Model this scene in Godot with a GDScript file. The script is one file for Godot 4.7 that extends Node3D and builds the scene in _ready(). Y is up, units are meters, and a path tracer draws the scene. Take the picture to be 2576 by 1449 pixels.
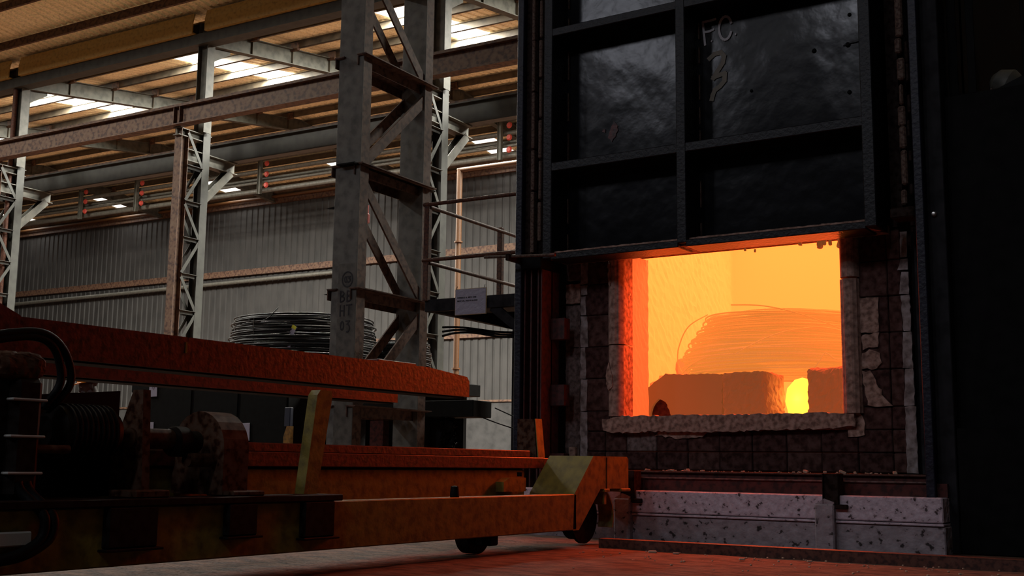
extends Node3D
# A dark steel mill hall with a glowing annealing furnace. Two directions are used: the furnace and the charging machine stand square to the world axes, the hall is turned a little (HALL).

const HALL := 2.5146
const PITCH := 7.3          # spacing of the hall's frames
const SHEET := PITCH / 7.0  # width of one roof or wall sheet
const LOW_LIGHTS := [-27, -20, -13, -6, 1, 8, 15]
const FRAMES := [-28.88, -21.58, -14.28]

var taken := {}
var M := {}
var rng := RandomNumberGenerator.new()


# ---------------------------------------------------------------- mesh helpers
class Shape:
	var st := SurfaceTool.new()

	func _init():
		st.begin(Mesh.PRIMITIVE_TRIANGLES)

	func tri_n(a: Vector3, b: Vector3, c: Vector3, out: Vector3):
		var n := (c - a).cross(b - a)
		if n.length_squared() < 1e-16:
			return
		if n.dot(out) < 0.0:
			var t := b
			b = c
			c = t
			n = -n
		n = n.normalized()
		for p in [a, b, c]:
			st.set_normal(n)
			st.add_vertex(p)

	func quad_n(a: Vector3, b: Vector3, c: Vector3, d: Vector3, out: Vector3):
		tri_n(a, b, c, out)
		tri_n(a, c, d, out)

	func smooth(p: Array, n: Array):
		# one triangle with its own vertex normals, wound to face them
		var g: Vector3 = (p[2] - p[0]).cross(p[1] - p[0])
		if g.length_squared() < 1e-18:
			return
		var o := [0, 1, 2] if g.dot(n[0] + n[1] + n[2]) > 0.0 else [0, 2, 1]
		for k in o:
			st.set_normal(n[k])
			st.add_vertex(p[k])

	# a box with chamfered edges
	func box(c: Vector3, s: Vector3, e := 0.0, b := Basis()):
		var h := s * 0.5
		e = minf(e, 0.45 * minf(s.x, minf(s.y, s.z)))
		var at := func(sx: float, sy: float, sz: float, axis: int) -> Vector3:
			var v := Vector3(sx * (h.x - (0.0 if axis == 0 else e)), sy * (h.y - (0.0 if axis == 1 else e)), sz * (h.z - (0.0 if axis == 2 else e)))
			return c + b * v
		for s1 in [-1.0, 1.0]:
			quad_n(at.call(s1, -1, -1, 0), at.call(s1, 1, -1, 0), at.call(s1, 1, 1, 0), at.call(s1, -1, 1, 0), b.x * s1)
			quad_n(at.call(-1, s1, -1, 1), at.call(1, s1, -1, 1), at.call(1, s1, 1, 1), at.call(-1, s1, 1, 1), b.y * s1)
			quad_n(at.call(-1, -1, s1, 2), at.call(1, -1, s1, 2), at.call(1, 1, s1, 2), at.call(-1, 1, s1, 2), b.z * s1)
		if e <= 0.0:
			return
		for s1 in [-1.0, 1.0]:
			for s2 in [-1.0, 1.0]:
				quad_n(at.call(s1, s2, -1, 0), at.call(s1, s2, 1, 0), at.call(s1, s2, 1, 1), at.call(s1, s2, -1, 1), b.x * s1 + b.y * s2)
				quad_n(at.call(s1, -1, s2, 0), at.call(s1, 1, s2, 0), at.call(s1, 1, s2, 2), at.call(s1, -1, s2, 2), b.x * s1 + b.z * s2)
				quad_n(at.call(-1, s1, s2, 1), at.call(1, s1, s2, 1), at.call(1, s1, s2, 2), at.call(-1, s1, s2, 2), b.y * s1 + b.z * s2)
				for s3 in [-1.0, 1.0]:
					tri_n(at.call(s1, s2, s3, 0), at.call(s1, s2, s3, 1), at.call(s1, s2, s3, 2), b.x * s1 + b.y * s2 + b.z * s3)

	# a box given by its two corners
	func span(a: Vector3, b: Vector3, e := 0.0):
		box((a + b) * 0.5, (b - a).abs(), e)

	# a bar of width w and height h from a to b
	func bar(a: Vector3, b: Vector3, w: float, h: float, up := Vector3.UP, e := 0.0):
		var z := (b - a).normalized()
		var x := up.cross(z).normalized()
		if x.length() < 0.5:
			x = Vector3.RIGHT
		var y := z.cross(x)
		box((a + b) * 0.5, Vector3(w, h, a.distance_to(b)), e, Basis(x, y, z))

	# an I section from a to b: depth along up, flange width across
	func ibeam(a: Vector3, b: Vector3, depth: float, width: float, t := 0.014, up := Vector3.UP):
		var z := (b - a).normalized()
		var x := up.cross(z).normalized()
		var y := z.cross(x)
		var q := Basis(x, y, z)
		var l := a.distance_to(b)
		var m := (a + b) * 0.5
		box(m + y * (depth - t) * 0.5, Vector3(width, t, l), 0.0, q)
		box(m - y * (depth - t) * 0.5, Vector3(width, t, l), 0.0, q)
		box(m, Vector3(t, depth - 2.0 * t, l), 0.0, q)

	# an L section
	func angle(a: Vector3, b: Vector3, w: float, t := 0.01, up := Vector3.UP):
		var z := (b - a).normalized()
		var x := up.cross(z).normalized()
		var y := z.cross(x)
		var q := Basis(x, y, z)
		var l := a.distance_to(b)
		var m := (a + b) * 0.5
		box(m + y * (w - t) * 0.5, Vector3(w, t, l), 0.0, q)
		box(m + x * (w - t) * 0.5 - y * t * 0.5, Vector3(t, w - t, l), 0.0, q)

	# a polygon (u, v) pushed along w
	func prism(poly: PackedVector2Array, o: Vector3, u: Vector3, v: Vector3, w: Vector3):
		var ids := Geometry2D.triangulate_polygon(poly)
		var area := 0.0
		for i in poly.size():
			var p := poly[i]
			var q := poly[(i + 1) % poly.size()]
			area += p.x * q.y - q.x * p.y
		for i in range(0, ids.size(), 3):
			var a := o + u * poly[ids[i]].x + v * poly[ids[i]].y
			var b := o + u * poly[ids[i + 1]].x + v * poly[ids[i + 1]].y
			var c := o + u * poly[ids[i + 2]].x + v * poly[ids[i + 2]].y
			tri_n(a, b, c, -w)
			tri_n(a + w, b + w, c + w, w)
		for i in poly.size():
			var p := poly[i]
			var q := poly[(i + 1) % poly.size()]
			var e := (q - p) * signf(area)
			var a := o + u * p.x + v * p.y
			var b := o + u * q.x + v * q.y
			quad_n(a, b, b + w, a + w, u * e.y - v * e.x)

	# a round tube through the points
	func tube(pts: PackedVector3Array, r: float, sides := 8, closed := false):
		var n := pts.size()
		var rings := []
		var x := Vector3.ZERO
		for i in n:
			var before := pts[(i - 1 + n) % n] if closed or i > 0 else pts[0]
			var after := pts[(i + 1) % n] if closed or i < n - 1 else pts[n - 1]
			var z := (after - before).normalized()
			if i == 0:
				x = z.cross(Vector3.UP if absf(z.y) < 0.9 else Vector3.RIGHT).normalized()
			x = (x - z * x.dot(z)).normalized()
			var y := z.cross(x)
			var ring := []
			for k in sides:
				var a := TAU * k / sides
				ring.append(x * cos(a) + y * sin(a))
			rings.append(ring)
		for i in (n if closed else n - 1):
			var j := (i + 1) % n
			for k in sides:
				var l := (k + 1) % sides
				var n0: Vector3 = rings[i][k]
				var n1: Vector3 = rings[i][l]
				var n2: Vector3 = rings[j][l]
				var n3: Vector3 = rings[j][k]
				smooth([pts[i] + n0 * r, pts[i] + n1 * r, pts[j] + n2 * r], [n0, n1, n2])
				smooth([pts[i] + n0 * r, pts[j] + n2 * r, pts[j] + n3 * r], [n0, n2, n3])
		if not closed:
			for k in sides:
				var l := (k + 1) % sides
				tri_n(pts[0], pts[0] + rings[0][k] * r, pts[0] + rings[0][l] * r, pts[0] - pts[1])
				tri_n(pts[n - 1], pts[n - 1] + rings[n - 1][k] * r, pts[n - 1] + rings[n - 1][l] * r, pts[n - 1] - pts[n - 2])

	func rod(a: Vector3, b: Vector3, r: float, sides := 10):
		tube(PackedVector3Array([a, b]), r, sides)

	# (radius, height) pairs turned round the axis of t.basis.y
	func lathe(profile: PackedVector2Array, t: Transform3D, sides := 20):
		for i in profile.size() - 1:
			var p := profile[i]
			var q := profile[i + 1]
			var s := q - p
			var nn := Vector2(s.y, -s.x).normalized()
			for k in sides:
				var a := TAU * k / sides
				var b := TAU * (k + 1) / sides
				var da := Vector3(cos(a), 0, sin(a))
				var db := Vector3(cos(b), 0, sin(b))
				var na := (t.basis * (da * nn.x + Vector3.UP * nn.y)).normalized()
				var nb := (t.basis * (db * nn.x + Vector3.UP * nn.y)).normalized()
				var v0 := t * (da * p.x + Vector3.UP * p.y)
				var v1 := t * (db * p.x + Vector3.UP * p.y)
				var v2 := t * (db * q.x + Vector3.UP * q.y)
				var v3 := t * (da * q.x + Vector3.UP * q.y)
				smooth([v0, v1, v2], [na, nb, nb])
				smooth([v0, v2, v3], [na, nb, na])

	# a profile (x, height) swept from z0 to z1 with the height of its line at both ends: a ribbed sheet with a flat back
	func ribbed(profile: PackedVector2Array, o: Vector3, u: Vector3, v: Vector3, w: Vector3, back: float):
		for i in profile.size() - 1:
			var p := profile[i]
			var q := profile[i + 1]
			var a := o + u * p.x + v * p.y
			var b := o + u * q.x + v * q.y
			quad_n(a, b, b + w, a + w, v)
		var l := profile[0]
		var r := profile[profile.size() - 1]
		var a0 := o + u * l.x + v * l.y
		var b0 := o + u * r.x + v * r.y
		var a1 := o + u * l.x - v * back
		var b1 := o + u * r.x - v * back
		quad_n(a1, b1, b1 + w, a1 + w, -v)
		quad_n(a0, a1, a1 + w, a0 + w, -u)
		quad_n(b0, b1, b1 + w, b0 + w, u)
		quad_n(a0, b0, b1, a1, -w)
		quad_n(a0 + w, b0 + w, b1 + w, a1 + w, w)

	func done() -> ArrayMesh:
		return st.commit()


func ribs(width: float, count: int, depth: float) -> PackedVector2Array:
	var p := PackedVector2Array([Vector2(0, 0)])
	var step := width / count
	for i in count:
		var x := i * step
		p.append_array([Vector2(x + step * 0.62, 0), Vector2(x + step * 0.72, -depth), Vector2(x + step * 0.9, -depth), Vector2(x + step, 0)])
	return p


# ---------------------------------------------------------------- object helpers
func numbered(called: String) -> String:
	var n: int = taken.get(called, 0)
	taken[called] = n + 1
	return called if n == 0 else "%s_%03d" % [called, n]


func in_hall(p: Vector3) -> Vector3:
	return Basis(Vector3.UP, deg_to_rad(HALL)) * p


func thing(called: String, label: String, category: String, at := Vector3.ZERO, hall := false, turn := 0.0, group := "") -> Node3D:
	var o := Node3D.new()
	o.name = numbered(called)
	add_child(o)
	o.position = in_hall(at) if hall else at
	o.rotation.y = turn + (deg_to_rad(HALL) if hall else 0.0)
	o.set_meta("label", label)
	o.set_meta("category", category)
	if group:
		o.set_meta("group", group)
	return o


func structure(called: String, label: String, category: String, at := Vector3.ZERO, hall := false) -> Node3D:
	var o := thing(called, label, category, at, hall)
	o.set_meta("kind", "structure")
	return o


func part(parent: Node3D, called: String, shape, m: Material, t := Transform3D(), label := "") -> MeshInstance3D:
	var o := MeshInstance3D.new()
	o.name = called
	o.mesh = shape.done() if shape is Shape else shape
	o.material_override = m
	o.transform = t
	o.cast_shadow = GeometryInstance3D.SHADOW_CASTING_SETTING_ON
	parent.add_child(o, true)
	if label:
		o.set_meta("label", label)
	return o


func copy(o: Node3D, at: Vector3, label: String, hall := false, turn := 0.0) -> Node3D:
	var c: Node3D = o.duplicate()
	var base := str(o.name)
	var cut := RegEx.create_from_string("_\\d{3}$").sub(base, "")
	c.name = numbered(cut)
	add_child(c)
	c.position = in_hall(at) if hall else at
	c.rotation.y = turn + (deg_to_rad(HALL) if hall else 0.0)
	c.set_meta("label", label)
	return c


# strokes of handwriting as flat raised ribbons in the plane (u, v)
func strokes(lines: Array, o: Vector3, u: Vector3, v: Vector3, size: Vector2, w: float, lift: Vector3) -> Shape:
	var s := Shape.new()
	var count := 0
	for l in lines:
		for i in range(l.size() - 1):
			var a: Vector3 = o + u * (l[i].x * size.x) + v * (l[i].y * size.y)
			var b: Vector3 = o + u * (l[i + 1].x * size.x) + v * (l[i + 1].y * size.y)
			var d := (b - a).normalized()
			var up := lift * (0.5 + 0.03 * ((i + count) % 9))
			s.bar(a - d * w * 0.3 + up, b + d * w * 0.3 + up, w, lift.length(), lift.normalized())
		count += 4
	return s


func arc(c: Vector2, r: Vector2, from: float, to: float, n := 10) -> Array:
	var out := []
	for i in n + 1:
		var a := deg_to_rad(lerpf(from, to, float(i) / n))
		out.append(c + Vector2(cos(a) * r.x, sin(a) * r.y))
	return out


# ---------------------------------------------------------------- materials
func cloud(seed_: int, frequency: float, colors: Array, offsets: Array, size := 512, kind := FastNoiseLite.TYPE_SIMPLEX_SMOOTH, octaves := 5) -> NoiseTexture2D:
	var n := FastNoiseLite.new()
	n.seed = seed_
	n.noise_type = kind
	n.frequency = frequency
	n.fractal_octaves = octaves
	var g := Gradient.new()
	g.colors = PackedColorArray(colors)
	g.offsets = PackedFloat32Array(offsets)
	var t := NoiseTexture2D.new()
	t.noise = n
	t.width = size
	t.height = size
	t.seamless = true
	t.color_ramp = g
	return t


func bumps(seed_: int, frequency: float, strength: float, size := 512) -> NoiseTexture2D:
	var n := FastNoiseLite.new()
	n.seed = seed_
	n.frequency = frequency
	n.fractal_octaves = 5
	var t := NoiseTexture2D.new()
	t.noise = n
	t.width = size
	t.height = size
	t.seamless = true
	t.as_normal_map = true
	t.bump_strength = strength
	return t


func mat(called: String, color: Color, rough := 0.8, metal := 0.0, tex: Texture2D = null, scale := Vector3.ONE, normal: Texture2D = null, depth := 1.0) -> StandardMaterial3D:
	var m := StandardMaterial3D.new()
	m.resource_name = called
	m.albedo_color = color
	m.roughness = rough
	m.metallic = metal
	if tex or normal:
		m.uv1_triplanar = true
		m.uv1_world_triplanar = true
		m.uv1_scale = scale
	if tex:
		m.albedo_texture = tex
	if normal:
		m.normal_enabled = true
		m.normal_texture = normal
		m.normal_scale = depth
	M[called] = m
	return m


# heat glow, given as linear light
func glow(called: String, r: float, gr: float, b: float, base := Color(0.42, 0.30, 0.22)) -> StandardMaterial3D:
	var m := mat(called, base, 0.9)
	var most := maxf(r, maxf(gr, b))
	m.emission_enabled = true
	m.emission = Color(r / most, gr / most, b / most).linear_to_srgb()
	m.emission_energy_multiplier = most
	return m


func g(v: float) -> Color:
	return Color(v, v, v)


func materials():
	var wear := cloud(3, 0.012, [g(0.55), g(0.86), g(1.0)], [0.0, 0.5, 1.0])
	var fine := cloud(8, 0.05, [g(0.7), g(0.95), g(1.0)], [0.0, 0.45, 1.0])
	var rusty := cloud(5, 0.02, [Color(0.55, 0.38, 0.28), Color(0.92, 0.82, 0.76), Color.WHITE], [0.25, 0.5, 0.8])
	var peel := cloud(11, 0.02, [Color(0.2, 0.18, 0.17), Color(0.4, 0.37, 0.36), Color(0.86, 0.84, 0.84), Color.WHITE], [0.0, 0.2, 0.26, 1.0], 1024)
	var soot := cloud(21, 0.016, [Color(0.62, 0.58, 0.56), Color(0.85, 0.82, 0.8), Color.WHITE], [0.2, 0.5, 0.85])
	var lumps := bumps(31, 0.03, 6.0)
	var dents := bumps(37, 0.008, 5.0)
	var grit := bumps(41, 0.09, 4.0)
	# the hall
	mat("roof", Color(0.95, 0.90, 0.74), 0.75, 0.0, fine, Vector3.ONE * 0.4)
	mat("cladding", Color(0.165, 0.155, 0.15), 0.7, 0.0, wear, Vector3(0.25, 0.12, 0.25))
	mat("low_wall", Color(0.20, 0.195, 0.195), 0.85, 0.0, wear, Vector3.ONE * 0.3)
	mat("steel_green", Color(0.20, 0.205, 0.185), 0.6, 0.0, wear, Vector3.ONE * 0.5)
	mat("steel_pale", Color(0.34, 0.335, 0.30), 0.6, 0.0, wear, Vector3.ONE * 0.5)
	mat("steel_brown", Color(0.33, 0.25, 0.185), 0.7, 0.0, rusty, Vector3.ONE * 0.6)
	mat("purlin", Color(0.34, 0.30, 0.24), 0.7, 0.0, wear, Vector3.ONE * 0.4)
	mat("gutter", Color(0.70, 0.58, 0.33), 0.5, 0.0, fine, Vector3.ONE * 0.3)
	mat("eave", Color(0.33, 0.28, 0.21), 0.7, 0.0, rusty, Vector3.ONE * 0.3)
	mat("pipe_orange", Color(0.32, 0.19, 0.05), 0.6, 0.0, fine, Vector3.ONE)
	mat("pipe_grey", Color(0.36, 0.35, 0.32), 0.5, 0.0, wear, Vector3.ONE)
	mat("valve_red", Color(0.60, 0.20, 0.16), 0.5)
	# near steel
	mat("column", Color(0.42, 0.42, 0.40), 0.65, 0.0, wear, Vector3.ONE * 0.7)
	mat("column_side", Color(0.36, 0.28, 0.24), 0.7, 0.0, rusty, Vector3.ONE * 0.8)
	mat("dark_steel", Color(0.17, 0.17, 0.18), 0.7, 0.0, wear, Vector3.ONE)
	mat("black_steel", Color(0.06, 0.06, 0.06), 0.7, 0.0, wear, Vector3.ONE)
	mat("rail_rust", Color(0.33, 0.19, 0.11), 0.7, 0.0, rusty, Vector3.ONE * 2.0)
	mat("paper", Color(0.62, 0.61, 0.68), 0.35, 0.0, fine, Vector3.ONE * 4.0)
	mat("paper_back", Color(0.66, 0.58, 0.44), 0.8)
	mat("ink", Color(0.05, 0.05, 0.09), 0.7)
	mat("tag_yellow", Color(0.72, 0.70, 0.10), 0.6)
	mat("bright_tin", Color(0.75, 0.74, 0.72), 0.3, 0.8)
	mat("wire_dark", Color(0.12, 0.12, 0.125), 0.5, 0.4)
	mat("blue_paint", Color(0.05, 0.09, 0.18), 0.6)
	mat("yellow_paint", Color(0.55, 0.38, 0.06), 0.6, 0.0, wear, Vector3.ONE * 2.0)
	# furnace
	mat("door_paint", Color(0.045, 0.047, 0.064), 0.2, 0.0, wear, Vector3.ONE * 0.9, dents, 0.1)
	mat("door_frame", Color(0.07, 0.073, 0.095), 0.45, 0.0, wear, Vector3.ONE * 1.5, lumps, 0.3)
	mat("post_blue", Color(0.12, 0.125, 0.18), 0.45, 0.0, wear, Vector3.ONE * 1.5, lumps, 0.3)
	mat("guide", Color(0.16, 0.13, 0.12), 0.7, 0.0, rusty, Vector3.ONE * 1.5)
	mat("guide_red_lit", Color(0.27, 0.09, 0.08), 0.65, 0.0, rusty, Vector3.ONE * 1.5)  # red furnace light on flanges and cross plates is put into this colour
	mat("chain_rust", Color(0.34, 0.29, 0.26), 0.8, 0.0, rusty, Vector3.ONE * 3.0)
	mat("chalk", Color(0.72, 0.71, 0.72), 0.95, 0.0, fine, Vector3.ONE * 6.0)
	mat("chalk_thin", Color(0.50, 0.48, 0.44), 0.95, 0.0, fine, Vector3.ONE * 6.0)
	mat("fibre_dark", Color(0.30, 0.21, 0.20), 0.95, 0.0, soot, Vector3.ONE * 1.6, grit, 0.2)
	mat("fibre_dark_b", Color(0.34, 0.245, 0.23), 0.95, 0.0, soot, Vector3.ONE * 1.3, grit, 0.2)
	mat("fibre_grey", Color(0.44, 0.38, 0.37), 0.95, 0.0, soot, Vector3.ONE * 2.0, grit, 0.2)
	mat("coating", Color(0.60, 0.56, 0.56), 0.95, 0.0, soot, Vector3.ONE * 1.2)
	mat("castable", Color(0.66, 0.54, 0.49), 0.95, 0.0, soot, Vector3.ONE * 1.8, lumps, 0.25)
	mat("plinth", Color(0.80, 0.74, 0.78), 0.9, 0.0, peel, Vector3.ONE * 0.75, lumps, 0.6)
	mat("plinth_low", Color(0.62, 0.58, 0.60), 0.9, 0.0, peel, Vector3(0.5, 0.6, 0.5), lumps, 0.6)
	mat("red_oxide", Color(0.30, 0.12, 0.095), 0.8, 0.0, rusty, Vector3.ONE * 1.2)
	mat("kerb", Color(0.34, 0.20, 0.15), 0.5, 0.0, rusty, Vector3.ONE * 2.0)
	# what glows by its own heat
	glow("hot_wall", 1.6, 0.19, 0.028)
	glow("hot_reveal", 0.4, 0.06, 0.012)
	glow("hot_block", 0.08, 0.022, 0.005, Color(0.40, 0.27, 0.2))
	glow("hot_wire", 0.3, 0.09, 0.014, Color(0.55, 0.46, 0.34))
	glow("flame", 1.6, 0.6, 0.045)
	glow("skylight", 0.75, 0.73, 0.68, Color(0.9, 0.9, 0.9))
	# machine
	mat("mach_yellow", Color(0.52, 0.45, 0.16), 0.6, 0.0, wear, Vector3.ONE * 1.5, lumps, 0.15)
	mat("mach_red", Color(0.33, 0.11, 0.09), 0.5, 0.0, rusty, Vector3.ONE * 1.4, lumps, 0.2)
	mat("mach_dark", Color(0.11, 0.10, 0.095), 0.6, 0.0, rusty, Vector3.ONE * 1.5)
	mat("mach_brown", Color(0.30, 0.23, 0.185), 0.6, 0.0, rusty, Vector3.ONE * 1.5)
	mat("rubber", Color(0.06, 0.06, 0.06), 0.6)
	mat("tie", Color(0.6, 0.6, 0.58), 0.6)
	for dull in ["black_steel", "dark_steel", "mach_dark", "mach_brown", "rubber", "guide", "fibre_dark", "fibre_dark_b"]:
		M[dull].metallic_specular = 0.2
	for dull in ["door_frame", "post_blue", "door_paint"]:
		M[dull].metallic_specular = 0.36
	# floor
	mat("floor", Color(0.44, 0.31, 0.225), 0.9, 0.0, cloud(51, 0.02, [Color(0.5, 0.45, 0.42), Color(0.8, 0.76, 0.74), Color.WHITE], [0.2, 0.5, 0.9]), Vector3(0.35, 0.5, 0.9), grit, 0.7)
	mat("crumb", Color(0.66, 0.56, 0.48), 0.95)
	# worker
	mat("helmet", Color(0.88, 0.50, 0.04), 0.4)
	mat("skin", Color(0.20, 0.12, 0.09), 0.6)
	mat("shirt", Color(0.85, 0.20, 0.09), 0.85)
	mat("trousers", Color(0.13, 0.14, 0.19), 0.9)


# ---------------------------------------------------------------- the scene
func _ready():
	rng.seed = 7
	# camera, sky, exposure
	var cam := Camera3D.new()
	cam.name = "camera"
	cam.fov = 27.6765
	cam.near = 0.05
	cam.far = 400.0
	cam.transform = Transform3D(Basis(Vector3.UP, deg_to_rad(33.2431)) * Basis(Vector3.RIGHT, deg_to_rad(8.5653)) * Basis(Vector3.BACK, deg_to_rad(0.7122)), Vector3(0, 0.6, 0))
	add_child(cam)
	cam.current = true
	var env := Environment.new()
	env.background_mode = Environment.BG_SKY
	var sky := Sky.new()
	var sm := ProceduralSkyMaterial.new()
	sm.sky_top_color = Color(0.55, 0.68, 0.85)
	sm.sky_horizon_color = Color(0.85, 0.88, 0.9)
	sm.ground_bottom_color = Color(0.4, 0.38, 0.35)
	sm.ground_horizon_color = Color(0.6, 0.58, 0.55)
	sky.sky_material = sm
	env.sky = sky
	env.tonemap_mode = Environment.TONE_MAPPER_LINEAR
	env.tonemap_exposure = 2.0
	env.sdfgi_enabled = true
	env.ssao_enabled = true
	env.ssil_enabled = true
	var we := WorldEnvironment.new()
	we.name = "world_environment"
	we.environment = env
	add_child(we)
	materials()
	hall()
	skylights()
	columns()
	furnace()
	door()
	guides()
	base_front()
	hot_things()
	machine()
	near_column()
	platform()
	coils_and_table()
	worker()
	small_things()


# ---------------------------------------------------------------- hall
func roof_y(z: float) -> float:
	if z > -20.5:
		return 12.02 + (z + 20.5) * 0.11 if z < -6.0 else 12.02 + 14.5 * 0.11 - (z + 6.0) * 0.03
	return 11.85 + 0.15 * (-z - 21.0) if z > -32.5 else 13.575 - 0.09 * (-z - 32.5)


func light_here(k: int) -> bool:
	return posmod(k, 7) == 0


# sheet k spans x from -25.27 + k * SHEET
func sheet_x(k: int) -> float:
	return -25.27 + k * SHEET


func hall():
	# floor: a gently uneven slab near the camera, flat beyond
	var f := structure("floor", "dusty concrete mill floor lit red before the furnace", "floor")
	var s := Shape.new()
	var noise := FastNoiseLite.new()
	noise.seed = 9
	noise.frequency = 0.7
	var nx := 110
	var nz := 90
	var pos := func(i: int, j: int) -> Vector3:
		var x := -9.0 + 12.0 * i / nx
		var z := -8.6 + 8.6 * j / nz
		var edge := clampf(minf(minf(i, nx - i), minf(j, nz - j)) / 4.0, 0.0, 1.0)
		return Vector3(x, (noise.get_noise_2d(x * 1.2, z * 2.4) * 0.012 + noise.get_noise_2d(x * 5.0, z * 9.0) * 0.004 - 0.004) * edge, z)
	for i in nx:
		for j in nz:
			s.quad_n(pos.call(i, j), pos.call(i + 1, j), pos.call(i + 1, j + 1), pos.call(i, j + 1), Vector3.UP)
	part(f, "ground", s, M.floor)
	s = Shape.new()
	s.span(Vector3(-9, -0.3, -8.6), Vector3(3, -0.03, 0))
	s.span(Vector3(-70, -0.3, -8.6), Vector3(-9, 0, 0))
	s.span(Vector3(3, -0.3, -8.6), Vector3(14, 0, 0))
	s.span(Vector3(-70, -0.3, 0), Vector3(14, 0, 22))
	s.span(Vector3(-70, -0.3, -19.0), Vector3(14, 0, -8.6))
	part(f, "slab", s, M.floor)
	s = Shape.new()
	s.span(Vector3(-70, -0.3, -44), Vector3(14, 0, -19.0))
	part(f, "slab", s, M.floor)

	# the long wall: ribbed sheets in two heights on a low wall, girts, eave beam
	var w := structure("wall_back", "long wall of pale grey ribbed metal sheets on a low wall", "wall", Vector3(0, 0, -39.5), true)
	var upper := Shape.new()
	upper.ribbed(ribs(SHEET, 3, 0.045), Vector3.ZERO, Vector3.RIGHT, Vector3.BACK, Vector3(0, 3.85, 0), 0.12)
	var lower := Shape.new()
	lower.ribbed(ribs(SHEET, 3, 0.045), Vector3.ZERO, Vector3.RIGHT, Vector3.BACK, Vector3(0, 6.1, 0), 0.12)
	var um := upper.done()
	var lm := lower.done()
	for k in range(-36, 33):
		part(w, "wall_sheet", um, M.cladding, Transform3D(Basis(), Vector3(sheet_x(k), 9.15, 0)))
		part(w, "wall_sheet", lm, M.cladding, Transform3D(Basis(), Vector3(sheet_x(k), 3.05, 0.015)))
	s = Shape.new()
	s.span(Vector3(-63, 0, -0.3), Vector3(9.1, 3.06, 0.06))
	part(w, "low_wall", s, M.low_wall)
	s = Shape.new()
	s.span(Vector3(-63, 3.02, 0.0), Vector3(9.1, 3.1, 0.13))
	part(w, "flashing", s, M.steel_brown)
	s = Shape.new()
	s.span(Vector3(-63, 9.02, 0.02), Vector3(9.1, 9.3, 0.2))
	part(w, "girt", s, M.steel_brown)
	s = Shape.new()
	s.span(Vector3(-63, 5.6, 0.02), Vector3(9.1, 5.76, 0.16))
	part(w, "girt", s, M.steel_brown)
	s = Shape.new()
	s.span(Vector3(-63, 12.25, 0.02), Vector3(9.1, 12.55, 0.16))
	part(w, "girt", s, M.steel_brown)
	# eave gutter: a round bellied trough with an orange pipe under it
	s = Shape.new()
	var belly := PackedVector2Array()
	for i in 13:
		var a := deg_to_rad(-90 + 180.0 * i / 12)
		belly.append(Vector2(0.28 * cos(a), 0.27 * sin(a)))
	s.prism(belly, Vector3(-63, 12.88, 0.1), Vector3.BACK, Vector3.UP, Vector3(72.1, 0, 0))
	part(w, "eave_gutter", s, M.eave)
	s = Shape.new()
	s.rod(Vector3(-63, 12.52, 0.3), Vector3(9.1, 12.52, 0.3), 0.07, 10)
	part(w, "eave_pipe", s, M.pipe_orange)
	s = Shape.new()
	s.rod(Vector3(-63, 8.55, 0.35), Vector3(-31, 8.75, 0.35), 0.09, 10)
	part(w, "wall_pipe", s, M.pipe_grey)

	# end walls and the wall behind the camera
	for e in [["wall_left", -63.0, "left"], ["wall_right", 9.1, "right"]]:
		var o := structure(e[0], "plain metal end wall closing the %s end of the hall" % e[2], "wall", Vector3(e[1], 0, 0), true)
		s = Shape.new()
		s.span(Vector3(-0.15, 0, -40), Vector3(0.15, 15.5, 18))
		part(o, "wall_sheet", s, M.dark_steel)
	var bw := structure("wall_front", "dark metal wall of the hall behind the camera", "wall", Vector3(0, 0, 17.5), true)
	s = Shape.new()
	s.span(Vector3(-63, 0, -0.15), Vector3(9.1, 15.5, 0.15))
	part(bw, "wall_sheet", s, M.dark_steel)

	# ceiling: far bay sheets run up to the ridge and down to the wall, with purlins and rafters
	var c := structure("ceiling", "ribbed metal roof underside of the far bay with purlins and rafters", "ceiling", Vector3.ZERO, true)
	var runs := [[-20.4, -22.3, false], [-22.3, -28.5, true], [-28.5, -32.5, false], [-32.5, -37.4, false], [-37.4, -39.3, true], [-39.3, -39.8, false]]
	for r in runs:
		var a := Vector3(0, 0, 0)
		var wv := Vector3(0, roof_y(r[1] + 0.001) - roof_y(r[0] - 0.001), r[1] - r[0])
		var down := Vector3.RIGHT.cross(wv).normalized()
		if down.y > 0:
			down = -down
		var sh := Shape.new()
		sh.ribbed(ribs(SHEET, 4, 0.03), a, Vector3.RIGHT, down, wv, 0.05)
		var mesh := sh.done()
		for k in range(-36, 33):
			if r[2] and (light_here(k) if r[0] > -30.0 else LOW_LIGHTS.has(k)):
				continue
			part(c, "roof_sheet", mesh, M.roof, Transform3D(Basis(), Vector3(sheet_x(k), roof_y(r[0] - 0.001), r[0])))
	for z in [-20.75, -22.25, -23.85, -25.45, -27.05, -28.65, -30.25, -31.9, -33.1, -34.7, -36.3, -37.75, -38.95]:
		s = Shape.new()
		var y := roof_y(z) - 0.045
		s.span(Vector3(-63, y - 0.2, z - 0.008), Vector3(9, y, z + 0.008))
		s.span(Vector3(-63, y - 0.012, z - 0.008), Vector3(9, y, z + 0.07))
		s.span(Vector3(-63, y - 0.2, z - 0.07), Vector3(9, y - 0.188, z + 0.008))
		part(c, "purlin", s, M.purlin)
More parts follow.
